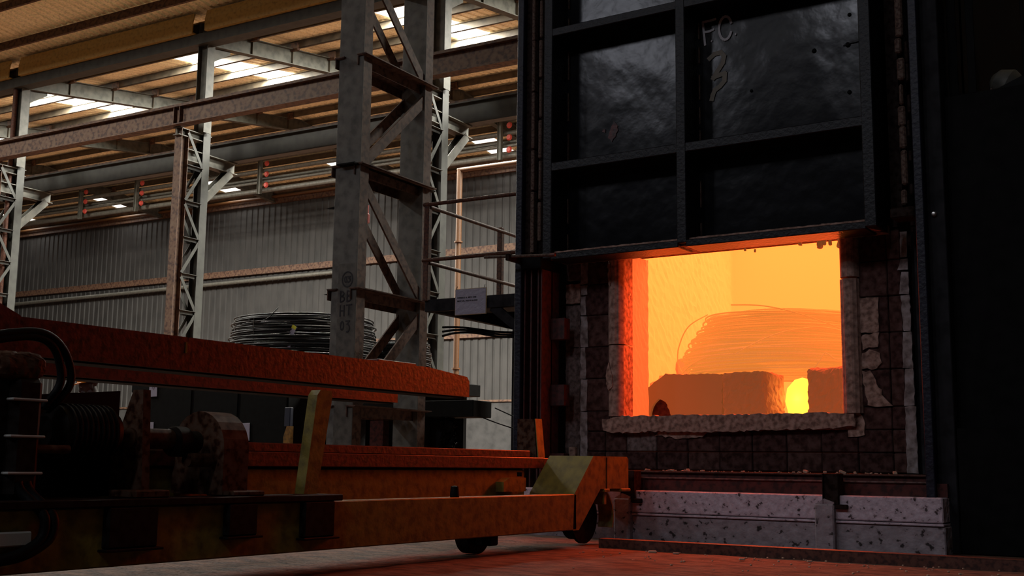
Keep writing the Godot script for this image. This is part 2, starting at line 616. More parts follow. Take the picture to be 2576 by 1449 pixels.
	for x in [FRAMES[0] - 2 * PITCH, FRAMES[0] - PITCH, FRAMES[0], FRAMES[1], FRAMES[2], FRAMES[2] + PITCH, FRAMES[2] + 2 * PITCH]:
		var rx: float = x + 0.1
		for half in [[-20.75, -32.5], [-32.5, -39.4]]:
			s = Shape.new()
			var a := Vector3(rx, roof_y(half[0] - 0.01) - 0.47, half[0])
			var b := Vector3(rx, roof_y(half[1] + 0.01) - 0.47, half[1])
			s.ibeam(a, b, 0.45, 0.22, 0.02)
			var raf := part(c, "rafter", s, M.steel_pale)
			s = Shape.new()
			for z in [-22.25, -23.85, -25.45, -27.05, -28.65, -30.25, -31.9, -34.7, -36.3]:
				if z < half[0] and z > half[1]:
					s.box(Vector3(rx, roof_y(z) - 0.47, z), Vector3(0.16, 0.4, 0.014))
			part(raf, "stiffener", s, M.purlin)
			s = Shape.new()
			for z in [-22.25, -23.85, -25.45, -27.05, -28.65, -30.25, -31.9, -34.7, -36.3]:
				if z < half[0] and z > half[1]:
					s.box(Vector3(rx + 0.16, roof_y(z) - 0.2, z + 0.02), Vector3(0.26, 0.24, 0.1), 0.01)
			part(raf, "cleat", s, M.steel_brown)
	# near bay roof, dark, its ragged lower edge over the valley gutter
	var cn := structure("ceiling_near", "dark ribbed roof over the furnace bay with skylight sheets behind the camera", "ceiling", Vector3.ZERO, true)
	for r in [[-20.5, -14.5, false], [-14.5, -9.5, true], [-9.5, -6.0, false], [-6.0, 7.5, false], [7.5, 13.5, true], [13.5, 17.6, false]]:
		var wv := Vector3(0, roof_y(r[1] - 0.001) - roof_y(r[0] + 0.001), r[1] - r[0])
		var down := Vector3.RIGHT.cross(wv).normalized()
		if down.y > 0:
			down = -down
		var sh := Shape.new()
		sh.ribbed(ribs(SHEET, 4, 0.05), Vector3.ZERO, Vector3.RIGHT, down, wv, 0.05)
		var mesh := sh.done()
		for k in range(-36, 33):
			if r[2] and light_here(k - 2) and (r[0] > 0.0 or k in [-12, -5, 2]):
				continue
			part(cn, "roof_sheet", mesh, M.roof, Transform3D(Basis(), Vector3(sheet_x(k), roof_y(r[0] + 0.001), r[0])))
	for z in [-19.6, -18.0, -16.4, -14.8]:
		s = Shape.new()
		var y := roof_y(z) - 0.06
		s.span(Vector3(-63, y - 0.22, z - 0.035), Vector3(9, y, z + 0.035))
		part(cn, "purlin", s, M.steel_brown)
	# valley gutter between the two roofs
	var gt := structure("trim_1", "rust streaked yellow valley gutter along the column heads", "gutter", Vector3(0, 0, -20.5), true)
	var x0 := -63.0
	for x in [FRAMES[0] - 2 * PITCH, FRAMES[0] - PITCH, FRAMES[0], FRAMES[1], FRAMES[2], FRAMES[2] + PITCH, 9.0]:
		s = Shape.new()
		var prof := PackedVector2Array([Vector2(0.06, 0.55), Vector2(0.1, 0.55), Vector2(0.16, 0.3), Vector2(0.16, 0.0), Vector2(-0.35, 0.0), Vector2(-0.35, 0.5), Vector2(-0.31, 0.5), Vector2(-0.31, 0.04), Vector2(0.12, 0.04), Vector2(0.12, 0.28)])
		s.prism(prof, Vector3(x0, 11.38, 0), Vector3.BACK, Vector3.UP, Vector3(x - 0.12 - x0, 0, 0))
		part(gt, "gutter_length", s, M.gutter)
		x0 = x + 0.32
	s = Shape.new()
	s.span(Vector3(-63, 11.1, -0.3), Vector3(9, 11.38, 0.05))
	part(gt, "gutter_beam", s, M.steel_green)


func skylights():
	var n := 0
	# high strips of the far bay, one between each pair of frames, then the short low ones above the long wall
	var list := []
	for k in [-14, -7, 0, 7, 14, 21]:
		list.append([sheet_x(k), -22.3, -28.5, 0.03, "in the far bay's high roof slope", 140.0, Color(1.0, 0.97, 0.86)])
	for k in LOW_LIGHTS:
		list.append([sheet_x(k), -37.4, -39.3, 0.03, "in the low roof slope above the long wall", 7.0, Color(1.0, 0.97, 0.9)])
	for k in [2, 9, 16, 23]:
		list.append([sheet_x(k), 7.5, 13.5, 0.05, "in the furnace bay roof behind the camera", 11.0, Color(0.84, 0.87, 1.0)])
	for k in [-12, -5, 2]:  # added unseen strips that light the gutter and girder from the front
		list.append([sheet_x(k), -14.5, -9.5, 0.05, "added unseen above the picture to light the gutter", 45.0, Color(1.0, 0.96, 0.86)])
	for q in list:
		n += 1
		var z0: float = q[1]
		var z1: float = q[2]
		var d := signf(z1 - z0) * 0.001
		var o := structure("window_%d" % n, "bright translucent skylight sheet number %d %s" % [n, q[4]], "skylight", Vector3(q[0], roof_y(z0 + d), z0), true)
		var wv := Vector3(0, roof_y(z1 - d) - roof_y(z0 + d), z1 - z0)
		var down := Vector3.RIGHT.cross(wv).normalized()
		if down.y > 0:
			down = -down
		var sh := Shape.new()
		sh.ribbed(ribs(SHEET, 4, q[3]), Vector3.ZERO, Vector3.RIGHT, down, wv, 0.02)
		part(o, "pane", sh, M.skylight)
		daylight(o, Vector3(SHEET * 0.5, 0, 0) + wv * 0.5 + down * q[3], wv, down, SHEET, q[5], q[6])


# the light that a skylight sheet lets in: as large as the sheet, just under it
func daylight(o: Node3D, at: Vector3, along: Vector3, down: Vector3, width: float, radiance: float, color: Color):
	var l := AreaLight3D.new()
	l.name = "daylight"
	l.light_color = color.linear_to_srgb()
	l.area_size = Vector2(width, along.length())
	l.light_energy = radiance * width * along.length() / PI
	l.area_range = 80.0
	l.area_attenuation = 2.0
	l.shadow_enabled = true
	var y := along.normalized()
	var z := -down
	l.transform = Transform3D(Basis(y.cross(z), y, z), at)
	o.add_child(l)


# ---------------------------------------------------------------- columns and crane girders
func columns():
	var labels := ["lattice column at the left edge of the picture, rust brown front leg", "lattice column standing alone between the two wall bays, rust brown front leg", "lattice column half hidden behind the twin column with a pale bracket"]
	for i in 3:
		var o := thing("lattice_column", labels[i], "column", Vector3(FRAMES[i], 0, -20.0), true, 0.0)
		var s := Shape.new()
		s.ibeam(Vector3(0, 0, -0.1), Vector3(0, 8.78, -0.1), 0.24, 0.24, 0.016, Vector3.BACK)
		part(o, "front_leg", s, M.steel_brown)
		s = Shape.new()
		s.ibeam(Vector3(0, 0, -0.82), Vector3(0, 11.3, -0.82), 0.26, 0.24, 0.016, Vector3.RIGHT)
		part(o, "rear_leg", s, M.steel_green)
		var y := 0.55
		var k := 0
		while y < 8.0:
			for sx in [-0.12, 0.12]:
				s = Shape.new()
				s.angle(Vector3(sx, y, -0.2), Vector3(sx, y, -0.72), 0.09, 0.012)
				part(o, "batten", s, M.steel_green)
				s = Shape.new()
				var low := -0.2 if k % 2 == 0 else -0.72
				var high := -0.72 if k % 2 == 0 else -0.2
				s.bar(Vector3(sx, y + 0.05, high), Vector3(sx, y + 0.86, low), 0.012, 0.085, Vector3(0, 0, 1))
				part(o, "lacing_bar", s, M.steel_green)
			y += 0.91
			k += 1
		# head bracket under the near girder and the long bracket for the far girder
		s = Shape.new()
		s.ibeam(Vector3(0, 8.68, 0.1), Vector3(0, 8.68, -1.0), 0.2, 0.22, 0.02)
		part(o, "head_bracket", s, M.steel_pale)
		s = Shape.new()
		s.ibeam(Vector3(0, 8.14, -0.2), Vector3(0, 8.14, -1.95), 0.3, 0.24, 0.02)
		part(o, "long_bracket", s, M.steel_pale)
		s = Shape.new()
		s.ibeam(Vector3(0, 7.1, -0.85), Vector3(0, 8.0, -1.75), 0.24, 0.2, 0.016, Vector3.RIGHT)
		part(o, "knee_brace", s, M.steel_pale)
		# upper shaft and its gusset to the rafter
		s = Shape.new()
		s.ibeam(Vector3(0.05, 8.8, -0.72), Vector3(0.05, 11.75, -0.72), 0.34, 0.26, 0.018, Vector3.RIGHT)
		part(o, "upper_shaft", s, M.steel_pale)
		s = Shape.new()
		s.prism(PackedVector2Array([Vector2(0, 0), Vector2(0, 0.6), Vector2(-0.7, 0.68), Vector2(-0.7, 0.45)]), Vector3(0.04, 10.7, -0.85), Vector3.BACK, Vector3.UP, Vector3(0.02, 0, 0))
		part(o, "gusset", s, M.steel_pale)
		s = Shape.new()
		s.box(Vector3(0, 0.015, -0.45), Vector3(0.5, 0.03, 1.2), 0.005)
		part(o, "base_plate", s, M.dark_steel)

	var g1 := thing("crane_girder", "brown crane girder with rail over the front legs of the lattice columns", "girder", Vector3(0, 8.8, -19.9), true)
	var s2 := Shape.new()
	s2.ibeam(Vector3(-46, 0.24, 0), Vector3(8.5, 0.24, 0), 0.48, 0.26, 0.03)
	part(g1, "beam", s2, M.steel_brown)
	s2 = Shape.new()
	s2.span(Vector3(-46, 0.48, -0.03), Vector3(8.5, 0.56, 0.03))
	part(g1, "rail", s2, M.steel_brown)
	s2 = Shape.new()
	for x in FRAMES:
		s2.box(Vector3(x, 0.24, 0), Vector3(0.02, 0.42, 0.24))
		s2.box(Vector3(x + 0.2, 0.24, 0), Vector3(0.02, 0.42, 0.24))
	part(g1, "stiffener", s2, M.steel_brown)
	var g2 := thing("crane_girder", "grey green crane girder carried on the long brackets", "girder", Vector3(0, 8.3, -21.85), true)
	s2 = Shape.new()
	s2.ibeam(Vector3(-46, 0.27, 0), Vector3(8.5, 0.27, 0), 0.54, 0.24, 0.03)
	part(g2, "beam", s2, M.steel_green)
	s2 = Shape.new()
	s2.span(Vector3(-46, 0.54, -0.03), Vector3(8.5, 0.62, 0.03))
	part(g2, "rail", s2, M.steel_brown)

	# a thin rain pipe in front of the left column's rear leg
	var dp := thing("drain_pipe", "brown drain pipe running down the left lattice column", "pipe", Vector3(-28.95, 0, -20.6), true)
	s2 = Shape.new()
	s2.rod(Vector3(0, 0, 0), Vector3(0, 11.4, 0), 0.07, 10)
	part(dp, "pipe", s2, M.rail_rust)

	# pipe rack at the far side
	var rack := thing("pipe_run", "grey pipes running along the far bay under the roof", "pipes", Vector3(0, 0, -35), true)
	var pi := 0
	for p in [[12.42, 0.09], [12.12, 0.06], [11.95, 0.06], [11.62, 0.1], [12.9, 0.05]]:
		s2 = Shape.new()
		s2.rod(Vector3(-52, p[0], -0.1 - 0.1 * (pi % 2)), Vector3(-8, p[0], -0.1 - 0.1 * (pi % 2)), p[1], 10)
		part(rack, "pipe", s2, M.pipe_grey)
		pi += 1
	var hx := [-43.7, -40.05, -32.8, -21.3]
	var hl := ["leftmost pipe hanger with red valves above the long wall", "second pipe hanger from the left with red valves", "pipe hanger with red valves just right of the middle lattice column", "pipe hanger with red valves between the twin column and furnace"]
	for i in 4:
		var h := thing("pipe_hanger", hl[i], "hanger", Vector3(hx[i], 11.4, -34.85), true, 0.0, "pipe hangers in the far bay")
		s2 = Shape.new()
		s2.ibeam(Vector3(0, 0, 0), Vector3(0, 1.8, 0), 0.16, 0.14, 0.012, Vector3.RIGHT)
		part(h, "post", s2, M.steel_pale)
		s2 = Shape.new()
		s2.bar(Vector3(0, 1.55, 0), Vector3(-0.7, 1.85, 0), 0.08, 0.08)
		part(h, "brace", s2, M.steel_pale)
		for y in [0.3, 0.75, 1.2]:
			s2 = Shape.new()
			s2.lathe(PackedVector2Array([Vector2(0, -0.06), Vector2(0.08, -0.06), Vector2(0.12, 0), Vector2(0.08, 0.06), Vector2(0, 0.06)]), Transform3D(Basis(Vector3.RIGHT, PI / 2), Vector3(0.45, y, 0.1)), 12)
			part(h, "valve", s2, M.valve_red)
	# yellow gas pipe that drops down before the wall
	var gp := thing("gas_pipe", "yellow gas pipe dropping from the eave behind the platform", "pipe", Vector3(-16.5, 0, -25), true)
	s2 = Shape.new()
	s2.rod(Vector3(0, 0, 0), Vector3(0, 8.25, 0), 0.075, 12)
	part(gp, "riser", s2, M.pipe_orange)
	s2 = Shape.new()
	s2.rod(Vector3(-0.06, 8.22, 0), Vector3(7.5, 8.22, 0), 0.06, 12)
	part(gp, "header", s2, M.pipe_orange)
	s2 = Shape.new()
	for y in [1.5, 3.0, 4.6, 6.3]:
		s2.lathe(PackedVector2Array([Vector2(0, -0.02), Vector2(0.11, -0.02), Vector2(0.11, 0.02), Vector2(0, 0.02)]), Transform3D(Basis(), Vector3(0, y, 0)), 12)
	part(gp, "flange", s2, M.pipe_orange)
	var rv := thing("red_float_switch", "small red cylinder hanging between the legs of the twin column", "switch", Vector3(-11.9, 4.55, -15.2), true)
	s2 = Shape.new()
	s2.lathe(PackedVector2Array([Vector2(0, 0), Vector2(0.07, 0), Vector2(0.07, 0.14), Vector2(0.055, 0.16), Vector2(0.055, 0.3), Vector2(0, 0.3)]), Transform3D(), 14)
	part(rv, "body", s2, M.valve_red)
	s2 = Shape.new()
	s2.rod(Vector3(0, 0.3, 0), Vector3(0, 4.3, 0), 0.012, 6)
	part(rv, "cable", s2, M.rubber)


# ---------------------------------------------------------------- furnace
func module(parent: Node3D, a: Vector2, b: Vector2, m: Material, called := "lining_module", z := -9.25, pins := true):
	var s := Shape.new()
	var proud := rng.randf_range(-0.006, 0.006)
	var gap := 0.0025
	s.span(Vector3(a.x + gap, a.y + gap, z - 0.16), Vector3(b.x - gap, b.y - gap, z + proud), 0.008)
	if pins and b.x - a.x > 0.2:
		for k in 2:
			s.box(Vector3(a.x + (b.x - a.x) * 0.3 + rng.randf_range(-0.01, 0.01), a.y + (b.y - a.y) * (0.25 + 0.5 * k), z + proud), Vector3(0.012, 0.012, 0.008))
	part(parent, called, s, m)


# a patch with a torn outline, lying proud of the surface z
func torn(poly: Array, z: float, depth: float, rough: float, step := 0.03) -> Shape:
	var s := Shape.new()
	var pts := PackedVector2Array()
	for i in poly.size():
		var a: Vector2 = poly[i]
		var b: Vector2 = poly[(i + 1) % poly.size()]
		var n := maxi(1, int(a.distance_to(b) / step))
		for k in n:
			pts.append(a.lerp(b, float(k) / n) + Vector2(rng.randf_range(-rough, rough), rng.randf_range(-rough, rough)))
	s.prism(pts, Vector3(0, 0, z - 0.01), Vector3.RIGHT, Vector3.UP, Vector3(0, 0, depth + 0.01))
	return s


# a stony surface: a box face whose points are pushed about
func stone(c: Vector3, s: Vector3, n: Vector3i, rough: float, round_: float, seed_: int) -> Shape:
	var sh := Shape.new()
	var f := FastNoiseLite.new()
	f.seed = seed_
	f.frequency = 3.5
	f.fractal_octaves = 4
	var h := s * 0.5
	var put := func(v: Vector3) -> Vector3:
		var q := Vector3(clampf(v.x, -h.x + round_, h.x - round_), clampf(v.y, -h.y + round_, h.y - round_), clampf(v.z, -h.z + round_, h.z - round_))
		var d := (v - q)
		var o := q + (d.normalized() * round_ if d.length() > 1e-6 else Vector3.ZERO)
		var p := c + o
		return p + Vector3(f.get_noise_3d(p.x * 4, p.y * 4, p.z * 4), f.get_noise_3d(p.y * 4 + 9, p.z * 4, p.x * 4), f.get_noise_3d(p.z * 4, p.x * 4 + 5, p.y * 4)) * rough
	for axis in 3:
		var u := (axis + 1) % 3
		var w := (axis + 2) % 3
		for sgn in [-1.0, 1.0]:
			for i in n[u]:
				for j in n[w]:
					var q := []
					for d in [[0, 0], [1, 0], [1, 1], [0, 1]]:
						var v := Vector3.ZERO
						v[axis] = h[axis] * sgn
						v[u] = h[u] * (2.0 * (i + d[0]) / n[u] - 1.0)
						v[w] = h[w] * (2.0 * (j + d[1]) / n[w] - 1.0)
						q.append(put.call(v))
					var out := Vector3.ZERO
					out[axis] = sgn
					sh.quad_n(q[0], q[1], q[2], q[3], out)
	return sh


func furnace():
	var o := thing("annealing_furnace", "large dark annealing furnace with a glowing square mouth and block lining", "furnace", Vector3.ZERO)
	var s := Shape.new()
	# casing: the steel box round the chamber
	s.span(Vector3(-5.95, 0.0, -13.4), Vector3(-5.6, 6.0, -9.42))
	s.span(Vector3(-2.25, 0.0, -13.4), Vector3(-1.9, 6.0, -9.42))
	s.span(Vector3(-5.6, 0.0, -13.4), Vector3(-2.25, 6.0, -13.05))
	s.span(Vector3(-5.6, 5.7, -13.05), Vector3(-2.25, 6.0, -9.42))
	s.span(Vector3(-5.6, 0.0, -13.05), Vector3(-2.25, 0.5, -9.42))
	part(o, "casing", s, M.black_steel)
	s = Shape.new()
	s.span(Vector3(-5.6, 2.6, -9.38), Vector3(-2.1, 6.2, -9.34))
	s.span(Vector3(-5.95, 0.5, -9.42), Vector3(-5.37, 6.2, -9.38))
	s.span(Vector3(-2.31, 0.5, -9.42), Vector3(-1.9, 6.2, -9.38))
	part(o, "front_plate", s, M.black_steel)
	# inside of the chamber, glowing
	s = Shape.new()
	s.span(Vector3(-5.6, 0.9, -13.05), Vector3(-2.25, 3.4, -12.75))
	part(o, "back_wall", s, M.hot_wall)
	s = stone(Vector3(-5.4, 2.1, -11.25), Vector3(0.3, 2.4, 3.1), Vector3i(2, 44, 60), 0.02, 0.01, 3)
	part(o, "side_wall", s, M.hot_wall)
	for q in [[-11.9, 1.15, 0.5], [-11.55, 1.3, 0.45], [-11.1, 1.18, 0.5], [-10.75, 1.35, 0.4], [-11.3, 1.62, 0.3]]:
		var spall := []
		for i in 11:
			var an := TAU * i / 11
			spall.append(Vector2(cos(an) * q[2] * 0.55, sin(an) * q[2] * 0.4) * rng.randf_range(0.75, 1.1))
		var sp := torn(spall, 0.0, 0.03, 0.02, 0.06)
		part(o, "spalled_patch", sp, M.hot_reveal, Transform3D(Basis(Vector3.UP, PI / 2), Vector3(-5.25, q[1], q[0])))
	s = Shape.new()
	s.span(Vector3(-2.45, 0.9, -12.75), Vector3(-2.25, 3.4, -9.72))
	part(o, "side_wall", s, M.hot_wall)
	s = Shape.new()
	s.span(Vector3(-5.3, 3.3, -12.75), Vector3(-2.45, 3.5, -9.72))
	part(o, "roof_lining", s, M.hot_wall)
	s = Shape.new()
	s.span(Vector3(-5.25, 0.85, -12.75), Vector3(-2.45, 1.03, -9.72))
	part(o, "hearth", s, M.hot_reveal)
	# thickness of the front wall at the mouth
	s = stone(Vector3(-4.91, 1.76, -9.54), Vector3(0.1, 1.5, 0.42), Vector3i(3, 36, 14), 0.012, 0.015, 12)
	part(o, "mouth_cheek", s, M.hot_reveal)
	s = Shape.new()
	s.span(Vector3(-5.6, 0.5, -9.72), Vector3(-4.95, 2.6, -9.40))
	s.span(Vector3(-2.8, 0.5, -9.72), Vector3(-2.25, 2.6, -9.40))
	s.span(Vector3(-5.6, 2.52, -9.72), Vector3(-2.25, 3.5, -9.38))
	part(o, "front_lining", s, M.fibre_dark)
	s = Shape.new()
	s.span(Vector3(-2.88, 1.03, -9.72), Vector3(-2.8, 2.52, -9.34))
	part(o, "mouth_cheek", s, M.hot_reveal)
	# block lining of the front
	var rows := [0.565, 0.722, 0.9, 1.08, 1.372, 1.66, 1.948, 2.235, 2.47]
	var xs := [-5.28, -5.05, -4.836, -4.544, -4.25, -3.96, -3.67, -3.375, -3.085, -2.79, -2.52, -2.41]
	var mats := [M.fibre_dark, M.fibre_dark_b]
	for i in xs.size() - 1:
		for r in 2:
			var mm: Material = mats[(i * 3 + r * 2 + int(i / 3.0)) % 2]
			if r == 1 and i == 2:
				mm = M.fibre_grey
			module(o, Vector2(xs[i], rows[r]), Vector2(xs[i + 1], rows[r + 1]), mm)
	for r in range(2, 8):
		module(o, Vector2(-5.28, rows[r]), Vector2(-5.0, rows[r + 1]), mats[r % 2])
		module(o, Vector2(-2.76, rows[r]), Vector2(-2.52, rows[r + 1]), mats[(r + 1) % 2])
		module(o, Vector2(-2.52, rows[r]), Vector2(-2.41, rows[r + 1]), mats[r % 2])
	# pale coating left on the outer edge of the lining, one strip a row
	for r in [[0.565, 1.08], [1.08, 1.372], [1.372, 1.66], [1.66, 1.948], [1.948, 2.13], [2.14, 2.235], [2.24, 2.45]]:
		var w: float = 0.085 - 0.012 * (r[0] - 0.5)
		s = torn([Vector2(-2.42 + rng.randf_range(-0.02, 0.015), r[0] + 0.004), Vector2(-2.42 + w, r[0] + 0.004), Vector2(-2.42 + w, r[1] - 0.004), Vector2(-2.415 + rng.randf_range(-0.01, 0.015), r[1] - 0.004)], -9.25, 0.012, 0.004)
		part(o, "coating_strip", s, M.coating)
		s = torn([Vector2(-5.3, r[0] + 0.004), Vector2(-5.23 + rng.randf_range(-0.015, 0.012), r[0] + 0.004), Vector2(-5.24 + rng.randf_range(-0.01, 0.015), r[1] - 0.004), Vector2(-5.3, r[1] - 0.004)], -9.25, 0.012, 0.004)
		part(o, "coating_strip", s, M.coating)
	# grey jamb post at the left of the lining
	for r in [[0.4, 1.66], [1.665, 2.05], [2.07, 2.25], [2.29, 2.47]]:
		s = torn([Vector2(-5.455, r[0]), Vector2(-5.305, r[0]), Vector2(-5.305, r[1]), Vector2(-5.455, r[1])], -9.3, 0.06, 0.005)
		part(o, "jamb_length", s, M.castable if r[0] == 2.07 else M.fibre_grey)
	s = Shape.new()
	s.span(Vector3(-5.4, 0.62, -9.25), Vector3(-5.33, 0.76, -9.2), 0.006)
	part(o, "junction_box", s, M.castable)
	# sill
	s = torn([Vector2(-5.04, 1.0), Vector2(-4.9, 1.03), Vector2(-4.0, 1.034), Vector2(-2.9, 1.034), Vector2(-2.79, 1.03), Vector2(-2.79, 0.93), Vector2(-3.0, 0.91), Vector2(-3.5, 0.9), Vector2(-4.0, 0.885), Vector2(-4.5, 0.895), Vector2(-4.9, 0.885), Vector2(-5.04, 0.9)], -9.26, 0.075, 0.008)
	part(o, "sill", s, M.castable)
	s = Shape.new()
	s.span(Vector3(-5.0, 0.9, -9.73), Vector3(-2.76, 1.028, -9.25))
	part(o, "sill_bed", s, M.castable)
	# rounded jambs of the mouth
	for j in [[-2.815, 0.078, [1.03, 2.1, 2.115, 2.5]], [-4.93, 0.075, [1.03, 1.66, 1.67, 2.5]]]:
		for k in 2:
			s = Shape.new()
			var pts := PackedVector2Array()
			for i in 15:
				var a := deg_to_rad(180.0 * i / 14)
				pts.append(Vector2(cos(a), sin(a)) * (j[1] + rng.randf_range(-0.003, 0.003)))
			pts.append(Vector2(-j[1], -0.16))
			pts.append(Vector2(j[1], -0.16))
			s.prism(pts, Vector3(j[0], j[2][k * 2], -9.25), Vector3.RIGHT, Vector3.BACK, Vector3(0, j[2][k * 2 + 1] - j[2][k * 2], 0))
			part(o, "jamb", s, M.castable)
	# pale torn patches right of the mouth
	var patches := [
		[Vector2(-2.74, 1.66), Vector2(-2.6, 1.665), Vector2(-2.6, 1.85), Vector2(-2.59, 1.94), Vector2(-2.74, 1.94)],
		[Vector2(-2.73, 1.53), Vector2(-2.61, 1.55), Vector2(-2.6, 1.655), Vector2(-2.73, 1.65)],
		[Vector2(-2.74, 1.38), Vector2(-2.63, 1.37), Vector2(-2.585, 1.42), Vector2(-2.6, 1.49), Vector2(-2.68, 1.53), Vector2(-2.74, 1.5)],
		[Vector2(-2.7, 1.085), Vector2(-2.51, 1.085), Vector2(-2.57, 1.15), Vector2(-2.62, 1.26), Vector2(-2.67, 1.36), Vector2(-2.74, 1.36), Vector2(-2.72, 1.2)],
		[Vector2(-2.86, 0.84), Vector2(-2.74, 0.86), Vector2(-2.73, 0.98), Vector2(-2.78, 1.04), Vector2(-2.86, 1.0)],
		[Vector2(-4.98, 1.5), Vector2(-4.94, 1.42), Vector2(-4.93, 1.3), Vector2(-4.97, 1.25), Vector2(-5.0, 1.35)],
		[Vector2(-4.97, 2.2), Vector2(-4.955, 2.2), Vector2(-4.955, 2.4), Vector2(-4.98, 2.4)],
		[Vector2(-4.55, 0.86), Vector2(-4.3, 0.83), Vector2(-4.1, 0.85), Vector2(-4.05, 0.9), Vector2(-4.5, 0.91)],
	]
	for p in patches:
		s = torn(p, -9.245 if p[0].x > -4.9 else -9.18, 0.012, 0.008)
		part(o, "torn_patch", s, M.castable)
	# lumps of slag that hang at the head of the mouth
	for q in [[-3.08, 2.405, 0.05], [-3.04, 2.42, 0.035], [-2.99, 2.41, 0.03], [-3.25, 2.43, 0.03], [-2.9, 2.4, 0.055], [-3.75, 2.42, 0.02], [-3.66, 2.40, 0.018]]:
		s = stone(Vector3(q[0] - 0.09, q[1] + 0.075, -9.6), Vector3(q[2], q[2] * 1.6, q[2]), Vector3i(5, 6, 5), q[2] * 0.25, q[2] * 0.4, 77)
		part(o, "slag_lump", s, M.hot_block)
	# steel ledge in front of the lining with its thin frame
	s = Shape.new()
	s.span(Vector3(-5.4, 0.545, -9.3), Vector3(-2.18, 0.56, -8.9), 0.003)
	part(o, "ledge", s, M.kerb)
	s = Shape.new()
	s.span(Vector3(-5.4, 0.5, -9.3), Vector3(-2.2, 0.545, -8.93))
	part(o, "ledge_face", s, M.red_oxide)
	s = Shape.new()
	s.span(Vector3(-4.6, 0.497, -8.92), Vector3(-2.17, 0.508, -8.84), 0.002)
	part(o, "ledge_lip", s, M.fibre_grey)
	s = Shape.new()
	s.span(Vector3(-5.4, 0.4, -9.3), Vector3(-2.04, 0.497, -8.86))
	part(o, "base_beam", s, M.red_oxide)
	s = Shape.new()
	s.span(Vector3(-2.285, 0.56, -9.3), Vector3(-2.255, 2.45, -9.16), 0.004)
	part(o, "edge_angle", s, M.dark_steel)
	s = Shape.new()
	s.span(Vector3(-2.335, 0.56, -9.38), Vector3(-2.285, 2.45, -9.28))
	part(o, "edge_plate", s, M.black_steel)
	# crumbs of scale on the ledge
	s = Shape.new()
	for k in 70:
		var x := rng.randf_range(-4.5, -2.4)
		var e := rng.randf_range(0.004, 0.012) * (2.0 if rng.randf() < 0.12 else 1.0)
		s.box(Vector3(x, 0.56 + e * 0.4, rng.randf_range(-8.97, -8.905)), Vector3(e * rng.randf_range(1.0, 3.0), e, e * 1.4), e * 0.2, Basis(Vector3.UP, rng.randf() * 6.0) * Basis(Vector3.BACK, rng.randf_range(-0.4, 0.4)))
	var cr := part(o, "scale_crumbs", s, M.crumb)
	cr.set_meta("kind", "stuff")


